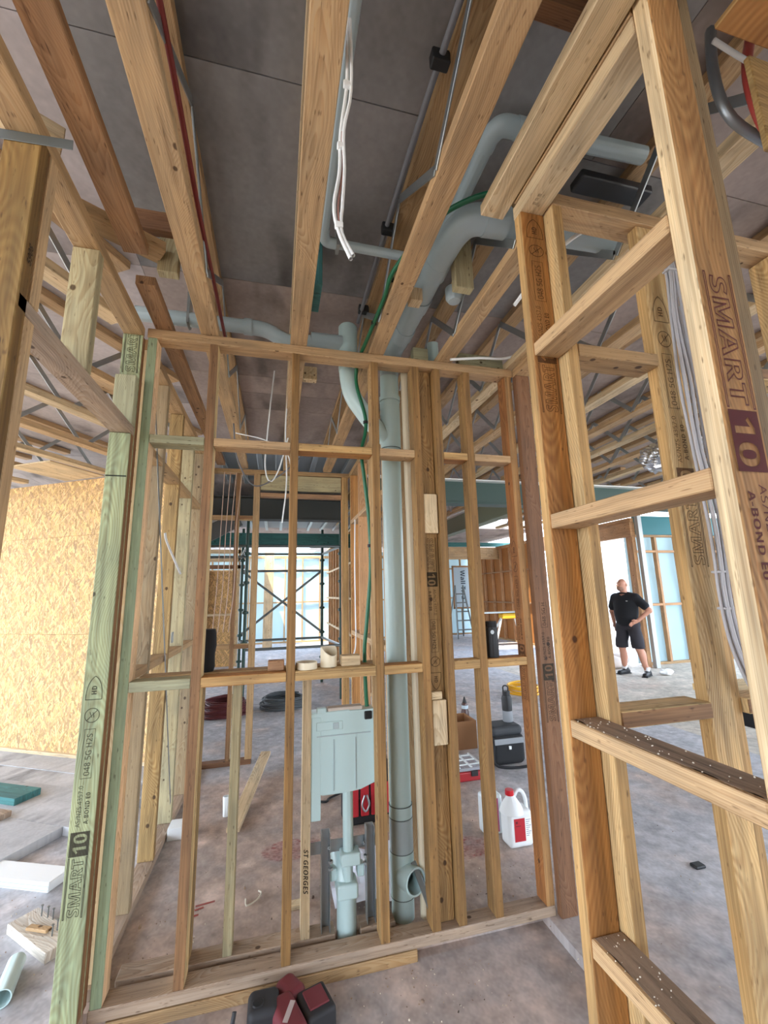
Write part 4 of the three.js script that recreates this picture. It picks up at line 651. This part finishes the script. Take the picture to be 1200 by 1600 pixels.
{ // cardboard box and organiser case
  const t = thing('cardboard_box', 'open brown cardboard box behind the doubled studs', 'box', [1.95, 0, -4.55]); const m = std('#9a6f4a', 0.9), X = [1.66, 2.06], Y = [0, 0.27], Z = [-4.72, -4.42];
  bx(t, 'side', X, Y, [Z[1] - 0.006, Z[1]], m, 0.001); bx(t, 'side', X, Y, [Z[0], Z[0] + 0.006], m, 0.001); bx(t, 'side', [X[0], X[0] + 0.006], Y, Z, m, 0.001); bx(t, 'side', [X[1] - 0.006, X[1]], Y, Z, m, 0.001); bx(t, 'base', X, [0, 0.006], Z, m, 0.001);
  const o = thing('organiser_case', 'red parts organiser case with a clear ribbed lid on the floor', 'case', [1.7, 0, -3.85]); rbox(o, 'tray', [1.42, 1.80], [0, 0.075], [-4.05, -3.72], 0.012, mRed, 3);
  const gl = new THREE.MeshPhysicalMaterial({ color: '#e8eef4', roughness: 0.15, transmission: 0.75, thickness: 0 }); rbox(o, 'clear_lid', [1.425, 1.795], [0.077, 0.105], [-4.045, -3.725], 0.008, gl); for (let i = 0; i < 4; i++) bx(o, 'rib', [1.44 + i * 0.11, 1.46 + i * 0.11], [0.105, 0.112], [-4.04, -3.73], mWhite, 0.002); for (let i = 0; i < 3; i++) bx(o, 'rib', [1.43, 1.79], [0.105, 0.112], [-4.0 + i * 0.1, -3.985 + i * 0.1], mWhite, 0.002); rbox(o, 'latch', [1.66, 1.72], [0.04, 0.085], [-3.722, -3.708], 0.004, mBlack);
  const s = thing('sauce_bottle', 'small dark squeeze bottle with a pointed cap on the floor', 'bottle', [2.37, 0, -5.4]); lathe(s, 'body', [[0, 0], [0.05, 0], [0.055, 0.02], [0.05, 0.09], [0.038, 0.13], [0.04, 0.18], [0.03, 0.20]], std('#4a2a22', 0.3), [2.37, 0, -5.4]); lathe(s, 'band', [[0.041, 0.13], [0.042, 0.17]], std('#b8c8d0', 0.5), [2.37, 0, -5.4]); lathe(s, 'cap', [[0.028, 0.2], [0.022, 0.22], [0.006, 0.27], [0, 0.27]], mBlack, [2.37, 0, -5.4]);
  tag(bar(scene, 'spirit_level', [2.28, 0.0, -5.62], [2.24, 0.30, -5.66], 0.05, 0.03, std('#1f6a45', 0.5), [0, 0, 1]), 'short green tool standing behind the doubled studs', 'tool');
  tag(tube(scene, 'coiled_hose', (() => { const p = []; for (let i = 0; i < 60; i++) { const a = i * 0.42, r = 0.22 + 0.015 * Math.sin(i); p.push([3.75 + r * Math.cos(a), 0.03 + i * 0.0022, -6.3 + r * Math.sin(a)]); } return p; })(), 0.016, mYellow, 300, 6), 'coil of yellow hose on the grey floor', 'hose');
}
{ // red tool tote behind the cistern
  const t = thing('tool_tote', 'red and black tool tote on the floor behind the cistern', 'tool bag', [0.64, 0, -3.35]); rbox(t, 'base', [0.50, 0.86], [0, 0.16], [-3.48, -3.30], 0.02, mBlackSoft); for (let i = 0; i < 4; i++) rbox(t, 'pocket', [0.54 + i * 0.075, 0.60 + i * 0.075], [0.06, 0.26], [-3.31, -3.285], 0.008, std('#b3202a', 0.6)); rbox(t, 'back', [0.50, 0.86], [0.14, 0.36], [-3.48, -3.40], 0.02, mBlackSoft); tube(t, 'carabiner', [[0.64, 0.20, -3.27], [0.62, 0.14, -3.265], [0.645, 0.10, -3.265], [0.67, 0.14, -3.265], [0.655, 0.20, -3.27]], 0.007, mGalv, 24, 8);
  tube(t, 'handle', [[0.52, 0.34, -3.44], [0.56, 0.44, -3.44], [0.80, 0.44, -3.44], [0.84, 0.34, -3.44]], 0.012, mBlackSoft, 20, 8);
}
const coil = (name, label, cx, cz, r, n, rad, m, y0 = 0) => tag(tube(scene, name, (() => { const p = []; for (let i = 0; i < n * 12; i++) { const a = i * Math.PI / 6, q = r * (1 + 0.06 * Math.sin(i * 1.7) - 0.002 * i); p.push([cx + q * Math.cos(a), y0 + rad + (i / 12) * rad * 1.3, cz + q * 0.95 * Math.sin(a)]); } return p; })(), rad, m, n * 24, 6), label, 'hose');
coil('coiled_cable', 'coil of dark grey cable on the floor through the far doorway', 0.14, -6.85, 0.34, 9, 0.012, std('#4e5356', 0.6)); coil('coiled_hose', 'coil of dark red hose on the floor left of the grey coil', -0.66, -6.7, 0.33, 12, 0.012, std('#5c2528', 0.6));
tag(bar(scene, 'timber_plank', [-0.25, 0.02, -3.45], [-0.06, 0.10, -4.66], 0.09, 0.03, W.pale, [1, 0, 0.1]), 'pale plank leaning down from the far bottom plate', 'plank');
tag(pipe(scene, 'pipe_offcut', [-0.32, 0.0, -3.72], [-0.325, 0.13, -3.73], 0.025, mWhite), 'short white pipe standing on the dusty floor', 'pipe fitting');
tag(tube(scene, 'wire_offcut', [[-0.12, 0.006, -2.74], [-0.11, 0.01, -2.68], [-0.06, 0.012, -2.71], [-0.04, 0.01, -2.76], [-0.055, 0.006, -2.79]], 0.004, std('#d8d0bc', 0.6), 30, 6), 'bent cream wire offcut on the dusty floor', 'wire');
tag(bx(scene, 'timber_offcut', [0.10, 0.19], [0, 0.022], [-2.64, -2.59], W.pale), 'small timber chip behind the low frame', 'offcut');
tag(bx(scene, 'polystyrene_block', [-0.67, -0.5], [0, 0.075], [-3.60, -3.47], mWhite), 'white block lying beside the row of olive studs', 'block');
{ const g = new THREE.PlaneGeometry(0.55, 0.5, 24, 24), p = g.attributes.position; for (let i = 0; i < p.count; i++) p.setZ(i, 0.05 * noise(p.getX(i) * 9 + 40, p.getY(i) * 9 + 40, 997, 997, 3) + 0.02 * noise(p.getX(i) * 25 + 40, p.getY(i) * 25 + 40, 997, 997, 5)); g.rotateX(-Math.PI / 2); g.computeVertexNormals(); tag(put(scene, 'plastic_bag', toCreasedNormals(g, 0.3), std('#dfe5f2', 0.35, { side: THREE.DoubleSide }), [0.60, 0.005, -2.72]), 'crumpled white plastic bag on the floor behind the soil pipe', 'bag');
  tag(tube(scene, 'cord', [[0.56, 0.02, -3.8], [0.45, 0.01, -3.75], [0.42, 0.01, -3.7], [0.36, 0.008, -3.72]], 0.009, mBlack, 16, 6), 'short black cord beside the tool tote', 'cord'); }
{ // red cordless tool on the near floor
  const t = thing('cordless_tool', 'dusty red cordless tool with its battery lying on the floor at the bottom', 'tool', [0.08, -0.05, -2.08]); const red = std('#6e2b31', 0.6), dk = std('#2c2c2e', 0.7);
  const a = rbox(t, 'motor_housing', [-0.07, 0.05], [-0.05, 0.05], [-2.12, -2.0], 0.025, dk, 4); lathe(t, 'vent', [[0, 0.004], [0.02, 0.004], [0.024, 0]], mBlack, [-0.03, 0.05, -2.045], 20);
  const h = rbox(t, 'grip', [0.03, 0.13], [-0.05, 0.045], [-2.09, -1.9], 0.028, red, 4); h.rotation.y = 0.35; const n = rbox(t, 'nose', [0.05, 0.14], [-0.05, 0.04], [-2.18, -2.06], 0.03, red, 4); n.rotation.y = 0.6;
  const b = rbox(t, 'battery', [0.13, 0.25], [-0.05, 0.03], [-2.10, -1.96], 0.014, dk, 4); b.rotation.y = 0.3; const l = rbox(t, 'battery_trim', [0.15, 0.23], [0.028, 0.036], [-2.08, -1.99], 0.004, red); l.rotation.y = 0.3;
  tube(t, 'lever', [[-0.10, -0.03, -1.98], [-0.12, 0.02, -2.0], [-0.115, 0.06, -2.02]], 0.008, dk, 12, 8); put(t, 'lettering', (() => { const g = new THREE.PlaneGeometry(0.09, 0.02); g.rotateX(-Math.PI / 2); return g; })(), std('#b9a9a4', 0.7), [0.085, 0.0462, -1.985]).rotation.y = 1.2;
}
{ // left floor
  const b = thing('nail_board', 'pale timber offcut with nails standing up on the left floor', 'offcut', [-1.06, 0, -2.735], null, -0.76); bx(b, 'board', [-0.19, 0.19], [0, 0.045], [-0.065, 0.065], wm('#e9e2d2', texPine)); for (const [x, z] of [[-0.10, -0.04], [-0.06, -0.05], [-0.02, -0.055], [0.08, -0.03], [0.1, 0.0]]) lathe(b, 'nail', [[0, 0.03], [0.003, 0.03], [0.003, 0.075], [0.006, 0.075], [0.006, 0.079], [0, 0.079]], mGalvD, [x, 0.015, z], 8);
  bar(b, 'splinter', [-0.06, 0.05, 0.03], [0.07, 0.06, 0.0], 0.03, 0.014, W.tan, [0, 0, 1]);
  tag(pipe(scene, 'pipe_offcut', [-1.03, 0.035, -2.36], [-1.075, 0.035, -2.56], 0.034, mPvc, 0.004), 'white pipe offcut lying on the floor at the lower left', 'pipe fitting');
  const w = thing('white_track', 'white aluminium track lying on the floor of the left wing', 'track', [-1.4, 0, -3.28], null, -0.42); bx(w, 'track', [-0.55, 0.26], [0, 0.05], [-0.075, 0.075], mWhite, 0.004); for (let i = 0; i < 2; i++) bx(w, 'groove', [-0.55, 0.26], [0.01 + i * 0.02, 0.014 + i * 0.02], [0.0755, 0.0765], mPvcG, 0.0003);
  tag(bar(scene, 'timber_offcut', [-2.3, 0.085, -4.55], [-1.86, 0.085, -4.30], 0.20, 0.05, mTeal, [0.5, 0, -0.86]), 'dark green timber offcut on the pale flooring', 'offcut');
  tag(bar(scene, 'timber_offcut', [-1.98, 0.08, -4.06], [-1.86, 0.08, -3.99], 0.10, 0.04, W.dusty, [0.5, 0, -0.86]), 'small grey offcut on the pale flooring at the left edge', 'offcut');
}
tag(rbox(scene, 'rubble', [2.37, 2.44], [0, 0.018], [-2.32, -2.27], 0.008, mBlack), 'small black scrap on the grey floor at the right', 'scrap');
{ // far right clutter
  const t = thing('saw_stand', 'yellow and white folding saw stand in the far right room', 'saw stand', [6.6, 0, -11.6]); rbox(t, 'head', [6.35, 6.85], [0.78, 0.94], [-11.7, -11.45], 0.04, mYellow); for (const [a, c] of [[6.4, 6.0], [6.8, 7.15]]) for (const z of [-11.35, -11.85]) tube(t, 'leg', [[a, 0.85, -11.58], [(a + c) / 2, 0.42, (z - 11.58) / 2], [c, 0, z]], 0.028, mWhite, 6, 8); bx(t, 'table', [5.7, 7.1], [0.95, 0.98], [-11.8, -11.4], mGalv);
  const l = thing('step_ladder', 'grey step ladder standing in the far right room', 'ladder', [6.4, 0, -14.2]); for (const x of [6.0, 6.6]) { tube(l, 'rail', [[x, 0, -13.9], [x + (6.3 - x) * 0.25, 0.9, -14.1], [x + (6.3 - x) * 0.5, 1.8, -14.3]], 0.03, mGalvD, 6, 6); tube(l, 'rail', [[x, 0, -14.8], [x + (6.3 - x) * 0.25, 0.9, -14.55], [x + (6.3 - x) * 0.5, 1.8, -14.3]], 0.025, mGalvD, 6, 6); } for (let i = 1; i < 6; i++) { const f = i / 6, s = 0.3 * (1 - f * 0.5); bx(l, 'step', [6.3 - s, 6.3 + s], [1.8 * f - 0.02, 1.8 * f + 0.02], [-13.95 - 0.4 * f, -13.87 - 0.4 * f], mGalvD); }
  const r = thing('rubble_bags', 'heap of pale cloth bags on the floor behind the person', 'bags', [6.6, 0, -7.85]); for (let i = 0; i < 6; i++) { const g = new THREE.SphereGeometry(0.2, 14, 10), p = g.attributes.position; for (let k = 0; k < p.count; k++) { const s = 0.8 + 0.5 * noise(p.getX(k) * 8 + 60 + i, p.getY(k) * 8 + 60, 997, 997, i); p.setXYZ(k, p.getX(k) * s * 1.2, Math.max(-0.1, p.getY(k) * s * 0.7), p.getZ(k) * s); } g.computeVertexNormals(); put(r, 'bag', g, std(['#c9bdb4', '#b8a99e', '#d8d2cc'][i % 3], 0.9), [6.25 + i * 0.15, 0.1, -7.75 - (i % 3) * 0.12]); }
  const s = thing('work_bench', 'low dark trestle seen between the studs at the right edge', 'trestle', [4.4, 0, -3.2]); bx(s, 'top', [3.9, 5.2], [0.62, 0.68], [-3.5, -3.0], W.rust); rbox(s, 'box', [4.1, 4.6], [0.35, 0.6], [-3.45, -3.1], 0.02, mBlack); for (const x of [3.95, 5.1]) bx(s, 'leg', [x, x + 0.05], [0, 0.62], [-3.3, -3.22], mBlack);
  const b = thing('crumpled_paper', 'crumpled white paper at the feet of the person', 'paper', [7.0, 0, -6.78]); const g = new THREE.IcosahedronGeometry(0.09, 2), p = g.attributes.position; for (let k = 0; k < p.count; k++) { const q = 0.7 + 0.6 * noise(p.getX(k) * 30 + 90, p.getY(k) * 30 + p.getZ(k) * 20 + 90, 997, 997, 8); p.setXYZ(k, p.getX(k) * q * 1.6, p.getY(k) * q * 0.6, p.getZ(k) * q); } g.computeVertexNormals(); put(b, 'paper', g, mWhite, [7.0, 0.05, -6.78]);
}
{ // marks of builder's paint on the slab
  const m = ink(canvasTex(256, 128, (c) => { c.strokeStyle = 'rgba(150,50,40,0.7)'; c.lineWidth = 12; c.beginPath(); c.moveTo(20, 100); c.lineTo(120, 84); c.moveTo(60, 60); c.lineTo(140, 44); c.moveTo(90, 30); c.lineTo(200, 18); c.stroke(); })); const g = new THREE.PlaneGeometry(0.22, 0.16); g.rotateX(-Math.PI / 2);
  tag(put(scene, 'floor_marking', g, m, [-0.34, 0.0012, -2.72]), 'red paint strokes on the dusty floor behind the left stud', 'marking'); 
  const pk = ink(canvasTex(128, 128, (c) => { for (let i = 0; i < 700; i++) { const a = rnd() * 6.28, r = Math.sqrt(rnd()) * 60; c.fillStyle = `rgba(190,80,80,${0.25 * rnd()})`; c.fillRect(64 + r * Math.cos(a), 64 + r * 0.7 * Math.sin(a), 5, 4); } })); const q = new THREE.PlaneGeometry(0.42, 0.36); q.rotateX(-Math.PI / 2);
  tag(put(scene, 'floor_marking', q, pk, [1.18, 0.0012, -2.86]), 'pink spray mark on the floor left of the jug', 'marking'); tag(put(scene, 'floor_marking', q, pk, [0.14, 0.0014, -3.15]), 'pink spray mark on the floor behind the lettered stud', 'marking');
}
{ // sawdust, plaster crumbs and grit
  const g = new THREE.IcosahedronGeometry(1, 0), N = 1500, im = new THREE.InstancedMesh(g, std('#ffffff', 0.9), N), M = new THREE.Matrix4(), q = new THREE.Quaternion(), col = new THREE.Color();
  for (let i = 0; i < N; i++) { let x, z, y = 0; const k = rnd();
    if (k < 0.34) { x = rr(-0.66, 0.98); z = rr(-2.15, -1.5); y = -0.05; } else if (k < 0.74) { x = rr(-0.66, 1.9); z = -2.3 - 2.3 * rnd() * rnd(); } else if (k < 0.86) { x = rr(-1.7, -0.8); z = rr(-3.4, -2.2); } else { x = rr(1.2, 3.5); z = rr(-4, -1.2); }
    const s = rr(0.001, 0.0034) * (rnd() < 0.04 ? 2.6 : 1); q.setFromEuler(new THREE.Euler(rr(0, 6), rr(0, 6), rr(0, 6))); M.compose(new THREE.Vector3(x, y + s * 0.4, z), q, new THREE.Vector3(s * rr(0.8, 2), s * 0.7, s)); im.setMatrixAt(i, M);
    const t = rnd(); col.set(t < 0.45 ? '#cfc3ae' : t < 0.7 ? '#a58d74' : t < 0.9 ? '#8d7767' : '#4e4037'); im.setColorAt(i, col); }
  im.name = 'floor_debris'; im.castShadow = im.receiveShadow = true; scene.add(im); tag(im, 'scattered sawdust, plaster crumbs and grit on the floors', 'debris', null, 'stuff');
  const im2 = new THREE.InstancedMesh(g, std('#e4dccb', 0.9), 90); for (let i = 0; i < 90; i++) { const lo = i % 2; const s = rr(0.0006, 0.0019), z = -1.1 + 0.48 * Math.pow(rnd(), 1.3); M.compose(new THREE.Vector3(rr(0.805, 0.885), (lo ? 0.7232 : 1.2432) + s * 0.4, z), q.setFromEuler(new THREE.Euler(rr(0, 6), rr(0, 6), 0)), new THREE.Vector3(s * 1.6, s, s)); im2.setMatrixAt(i, M); } im2.name = 'sawdust'; scene.add(im2); tag(im2, 'pale sawdust crumbs on the tops of the near noggings', 'sawdust', null, 'stuff');
}
// ---------------------------------------------------------------- person
function sdfGeo(fn, lo, hi, res) {
  const size = Math.max(hi[0] - lo[0], hi[1] - lo[1], hi[2] - lo[2]) * 1.04, c = [0, 1, 2].map((i) => (lo[i] + hi[i]) / 2);
  const mc = new MarchingCubes(res, new THREE.MeshStandardMaterial(), false, false, 400000); mc.isolation = 0; const half = res / 2;
  for (let k = 0; k < res; k++) for (let j = 0; j < res; j++) for (let i = 0; i < res; i++) mc.field[i + j * res + k * res * res] = -fn(c[0] + (i - half) / half * size / 2, c[1] + (j - half) / half * size / 2, c[2] + (k - half) / half * size / 2) * 20;
  mc.update(); const n = mc.count, g = new THREE.BufferGeometry(), p = mc.positionArray.slice(0, n * 3), nn = mc.normalArray.slice(0, n * 3);
  for (let i = 0; i < n; i++) for (let a = 0; a < 3; a++) p[i * 3 + a] = c[a] + p[i * 3 + a] * size / 2;
  g.setAttribute('position', new THREE.BufferAttribute(p, 3)); g.setAttribute('normal', new THREE.BufferAttribute(nn, 3)); return g;
}
const cap = (x, y, z, a, b, ra, rb) => { const dx = b[0] - a[0], dy = b[1] - a[1], dz = b[2] - a[2]; let t = ((x - a[0]) * dx + (y - a[1]) * dy + (z - a[2]) * dz) / (dx * dx + dy * dy + dz * dz); t = Math.max(0, Math.min(1, t)); return Math.hypot(x - a[0] - t * dx, y - a[1] - t * dy, z - a[2] - t * dz) - (ra + (rb - ra) * t); };
const ell = (x, y, z, c, r) => { const k = Math.hypot((x - c[0]) / r[0], (y - c[1]) / r[1], (z - c[2]) / r[2]); return (k - 1) * Math.min(...r); };
const smin = (a, b, k) => { const h = Math.max(0, Math.min(1, 0.5 + 0.5 * (b - a) / k)); return b + (a - b) * h - k * h * (1 - h); };
{
  // own axes: he faces +z (turned afterwards), +x is his left
  const t = thing('person', 'bald man in black polo shirt and dark shorts with a hand on his hip', 'person', [6.5, 0, -7.0], null, -1.3);
  const J = { hipL: [0.10, 0.90, 0], hipR: [-0.10, 0.90, 0], kneeL: [0.17, 0.49, 0.03], kneeR: [-0.13, 0.49, 0.06], ankL: [0.23, 0.08, -0.04], ankR: [-0.15, 0.08, 0.02], shL: [0.21, 1.40, -0.01], shR: [-0.21, 1.40, -0.01], elL: [0.40, 1.17, -0.06], elR: [-0.33, 1.14, -0.06], wrL: [0.245, 0.985, 0.09], wrR: [-0.27, 0.93, 0.0] };
  const torso = (x, y, z, e = 0) => { let d = ell(x, y, z, [0, 1.27, 0], [0.215 + e, 0.24 + e, 0.135 + e]); d = smin(d, ell(x, y, z, [0, 1.08, 0.03], [0.19 + e, 0.19 + e, 0.15 + e]), 0.08); d = smin(d, ell(x, y, z, [0, 0.93, 0], [0.18 + e, 0.13 + e, 0.135 + e]), 0.06); return smin(d, cap(x, y, z, [-0.17, 1.40, -0.01], [0.17, 1.40, -0.01], 0.075 + e, 0.075 + e), 0.05); };
  const legs = (x, y, z) => Math.min(smin(cap(x, y, z, J.hipL, J.kneeL, 0.095, 0.062), cap(x, y, z, J.kneeL, J.ankL, 0.062, 0.042), 0.03), smin(cap(x, y, z, J.hipR, J.kneeR, 0.095, 0.062), cap(x, y, z, J.kneeR, J.ankR, 0.062, 0.042), 0.03));
  const calf = (x, y, z) => Math.min(ell(x, y, z, [0.195, 0.34, -0.03], [0.055, 0.13, 0.06]), ell(x, y, z, [-0.14, 0.34, 0.01], [0.055, 0.13, 0.06]));
  const arms = (x, y, z) => Math.min(smin(cap(x, y, z, J.shL, J.elL, 0.062, 0.047), cap(x, y, z, J.elL, J.wrL, 0.046, 0.031), 0.02), smin(cap(x, y, z, J.shR, J.elR, 0.062, 0.047), cap(x, y, z, J.elR, J.wrR, 0.046, 0.031), 0.02));
  const body = (x, y, z) => { let d = smin(torso(x, y, z, -0.02), smin(legs(x, y, z), calf(x, y, z), 0.03), 0.04); d = smin(d, arms(x, y, z), 0.03); d = smin(d, cap(x, y, z, [0, 1.40, -0.01], [0.0, 1.55, 0.02], 0.068, 0.062), 0.03); return d; };
  const head = (x, y, z) => { // looks up and to his right
    let d = ell(x, y, z, [-0.005, 1.655, 0.025], [0.077, 0.105, 0.095]); d = smin(d, ell(x, y, z, [-0.02, 1.60, 0.06], [0.058, 0.065, 0.062]), 0.03); d = smin(d, cap(x, y, z, [-0.03, 1.66, 0.115], [-0.036, 1.635, 0.137], 0.010, 0.015), 0.015); d = smin(d, ell(x, y, z, [-0.03, 1.683, 0.105], [0.05, 0.012, 0.02]), 0.015);
    d = smin(d, ell(x, y, z, [0.078, 1.645, 0.015], [0.012, 0.03, 0.02]), 0.008); d = smin(d, ell(x, y, z, [-0.083, 1.645, 0.03], [0.012, 0.03, 0.02]), 0.008); d = smin(d, cap(x, y, z, [0, 1.50, 0], [0, 1.60, 0.02], 0.063, 0.062), 0.02);
    for (const ex of [-0.055, 0.005]) d = Math.max(d, -ell(x, y, z, [ex, 1.662, 0.122], [0.014, 0.008, 0.012])); return d; };
  const hand = (w, dir, side) => (x, y, z) => { // palm plus five fingers
    const P = (s, f) => [w[0] + dir[0] * f + side[0] * s, w[1] + dir[1] * f + side[1] * s, w[2] + dir[2] * f + side[2] * s]; let d = Math.min(cap(x, y, z, P(-0.022, 0.02), P(-0.025, 0.08), 0.017, 0.014), cap(x, y, z, P(0.02, 0.02), P(0.026, 0.08), 0.017, 0.014)); d = smin(d, cap(x, y, z, P(0, 0.0), P(0, 0.08), 0.027, 0.018), 0.02);
    for (const [s, l] of [[-0.033, 0.060], [-0.011, 0.074], [0.011, 0.078], [0.033, 0.068]]) { const a = P(s * 0.9, 0.08), b = P(s * 1.1, 0.08 + l * 0.55), c = P(s * 1.05, 0.08 + l); b[1] -= 0.004; c[1] -= 0.018; d = smin(d, Math.min(cap(x, y, z, a, b, 0.010, 0.009), cap(x, y, z, b, c, 0.009, 0.008)), 0.006); }
    const a = P(0.03, 0.025), b = P(0.062, 0.055), c = P(0.068, 0.088); return smin(d, Math.min(cap(x, y, z, a, b, 0.013, 0.011), cap(x, y, z, b, c, 0.011, 0.009)), 0.008); };
  const skin = std('#c08a72', 0.55);
  const hl = hand(J.wrL, [-0.62, -0.42, 0.66], [0.2, 0.7, 0.65]), hr = hand(J.wrR, [0.25, -0.93, 0.15], [0.1, 0.1, 0.98]);
  const box3 = (w, r) => [w.map((v) => v - r), w.map((v) => v + r)];
  const geos = [sdfGeo(body, [-0.46, 0.0, -0.2], [0.46, 1.62, 0.2], 128), sdfGeo(head, [-0.12, 1.48, -0.1], [0.12, 1.78, 0.17], 80), sdfGeo(hl, ...box3([J.wrL[0] - 0.05, J.wrL[1] - 0.03, J.wrL[2] + 0.06], 0.12), 64), sdfGeo(hr, ...box3([J.wrR[0] + 0.02, J.wrR[1] - 0.08, J.wrR[2]], 0.12), 64)];
  put(t, 'body', mergeGeometries(geos), skin);
  const shirt = (x, y, z) => { let d = torso(x, y, z, 0.012); const sl = Math.min(cap(x, y, z, J.shL, [0.335, 1.25, -0.04], 0.078, 0.076), cap(x, y, z, J.shR, [-0.295, 1.23, -0.045], 0.078, 0.076)); d = smin(d, sl, 0.03); d += 0.006 * Math.sin(y * 34 + x * 22) * Math.max(0, 1.25 - y); d = Math.max(d, 0.88 - y); const nk = cap(x, y, z, [0, 1.45, 0.03], [0, 1.6, 0.05], 0.07, 0.09); return Math.max(d, -nk); };
  const blackCloth = std('#15171c', 0.9);
  const sh = put(t, 'polo_shirt', sdfGeo(shirt, [-0.4, 0.86, -0.2], [0.42, 1.52, 0.22], 96), blackCloth);
  const collar = new THREE.TorusGeometry(0.072, 0.014, 8, 28); collar.rotateX(Math.PI / 2 - 0.25); put(sh, 'collar', collar, blackCloth, [0, 1.475, 0.012]); rbox(sh, 'logo', [0.06, 0.12], [1.335, 1.35], [0.118, 0.128], 0.003, std('#c9c9c9', 0.7));
  const shorts = (x, y, z) => { let d = ell(x, y, z, [0, 0.92, 0], [0.195, 0.12, 0.15]); const l = Math.min(cap(x, y, z, J.hipL, [0.165, 0.52, 0.03], 0.112, 0.108), cap(x, y, z, J.hipR, [-0.135, 0.52, 0.055], 0.112, 0.108)); d = smin(d, l, 0.03) + 0.005 * Math.sin(y * 26 + x * 30 + z * 18); return Math.max(d, 0.485 - y, y - 0.95); };
  put(t, 'shorts', sdfGeo(shorts, [-0.27, 0.47, -0.18], [0.29, 0.96, 0.2], 80), std('#2f2d33', 0.9));
  for (const [a, k] of [[J.ankL, 0.25], [J.ankR, -0.1]]) { lathe(t, 'sock', [[0.047, 0.0], [0.05, 0.05], [0.052, 0.09]], std('#e3e3e6', 0.9), [a[0], 0.07, a[2]], 18);
    const s = put(t, 'shoe', sdfGeo((x, y, z) => Math.max(smin(cap(x, y, z, [0, 0.045, -0.05], [0, 0.03, 0.15], 0.052, 0.045), cap(x, y, z, [0, 0.05, -0.03], [0, 0.10, -0.01], 0.05, 0.052), 0.03), 0.004 - y), [-0.08, -0.01, -0.13], [0.08, 0.17, 0.22], 56), mBlack, [a[0], 0, a[2]]); s.rotation.y = k; rbox(s, 'sole', [a[0] - 0.052, a[0] + 0.052], [0, 0.018], [a[2] - 0.105, a[2] + 0.2], 0.009, std('#2a2b2d', 0.8)); }
  const beard = (x, y, z) => Math.max(ell(x, y, z, [-0.02, 1.588, 0.06], [0.068, 0.066, 0.074]), y - 1.61 - 0.4 * Math.max(0, 0.05 - z), 0.0 - z); put(t, 'beard', sdfGeo(beard, [-0.1, 1.5, -0.02], [0.07, 1.67, 0.15], 48), std('#9c7867', 0.95));
}
scene.traverse((o) => { if (o.isMesh) { o.castShadow = true; o.receiveShadow = true; } });
renderer.render(scene, camera);
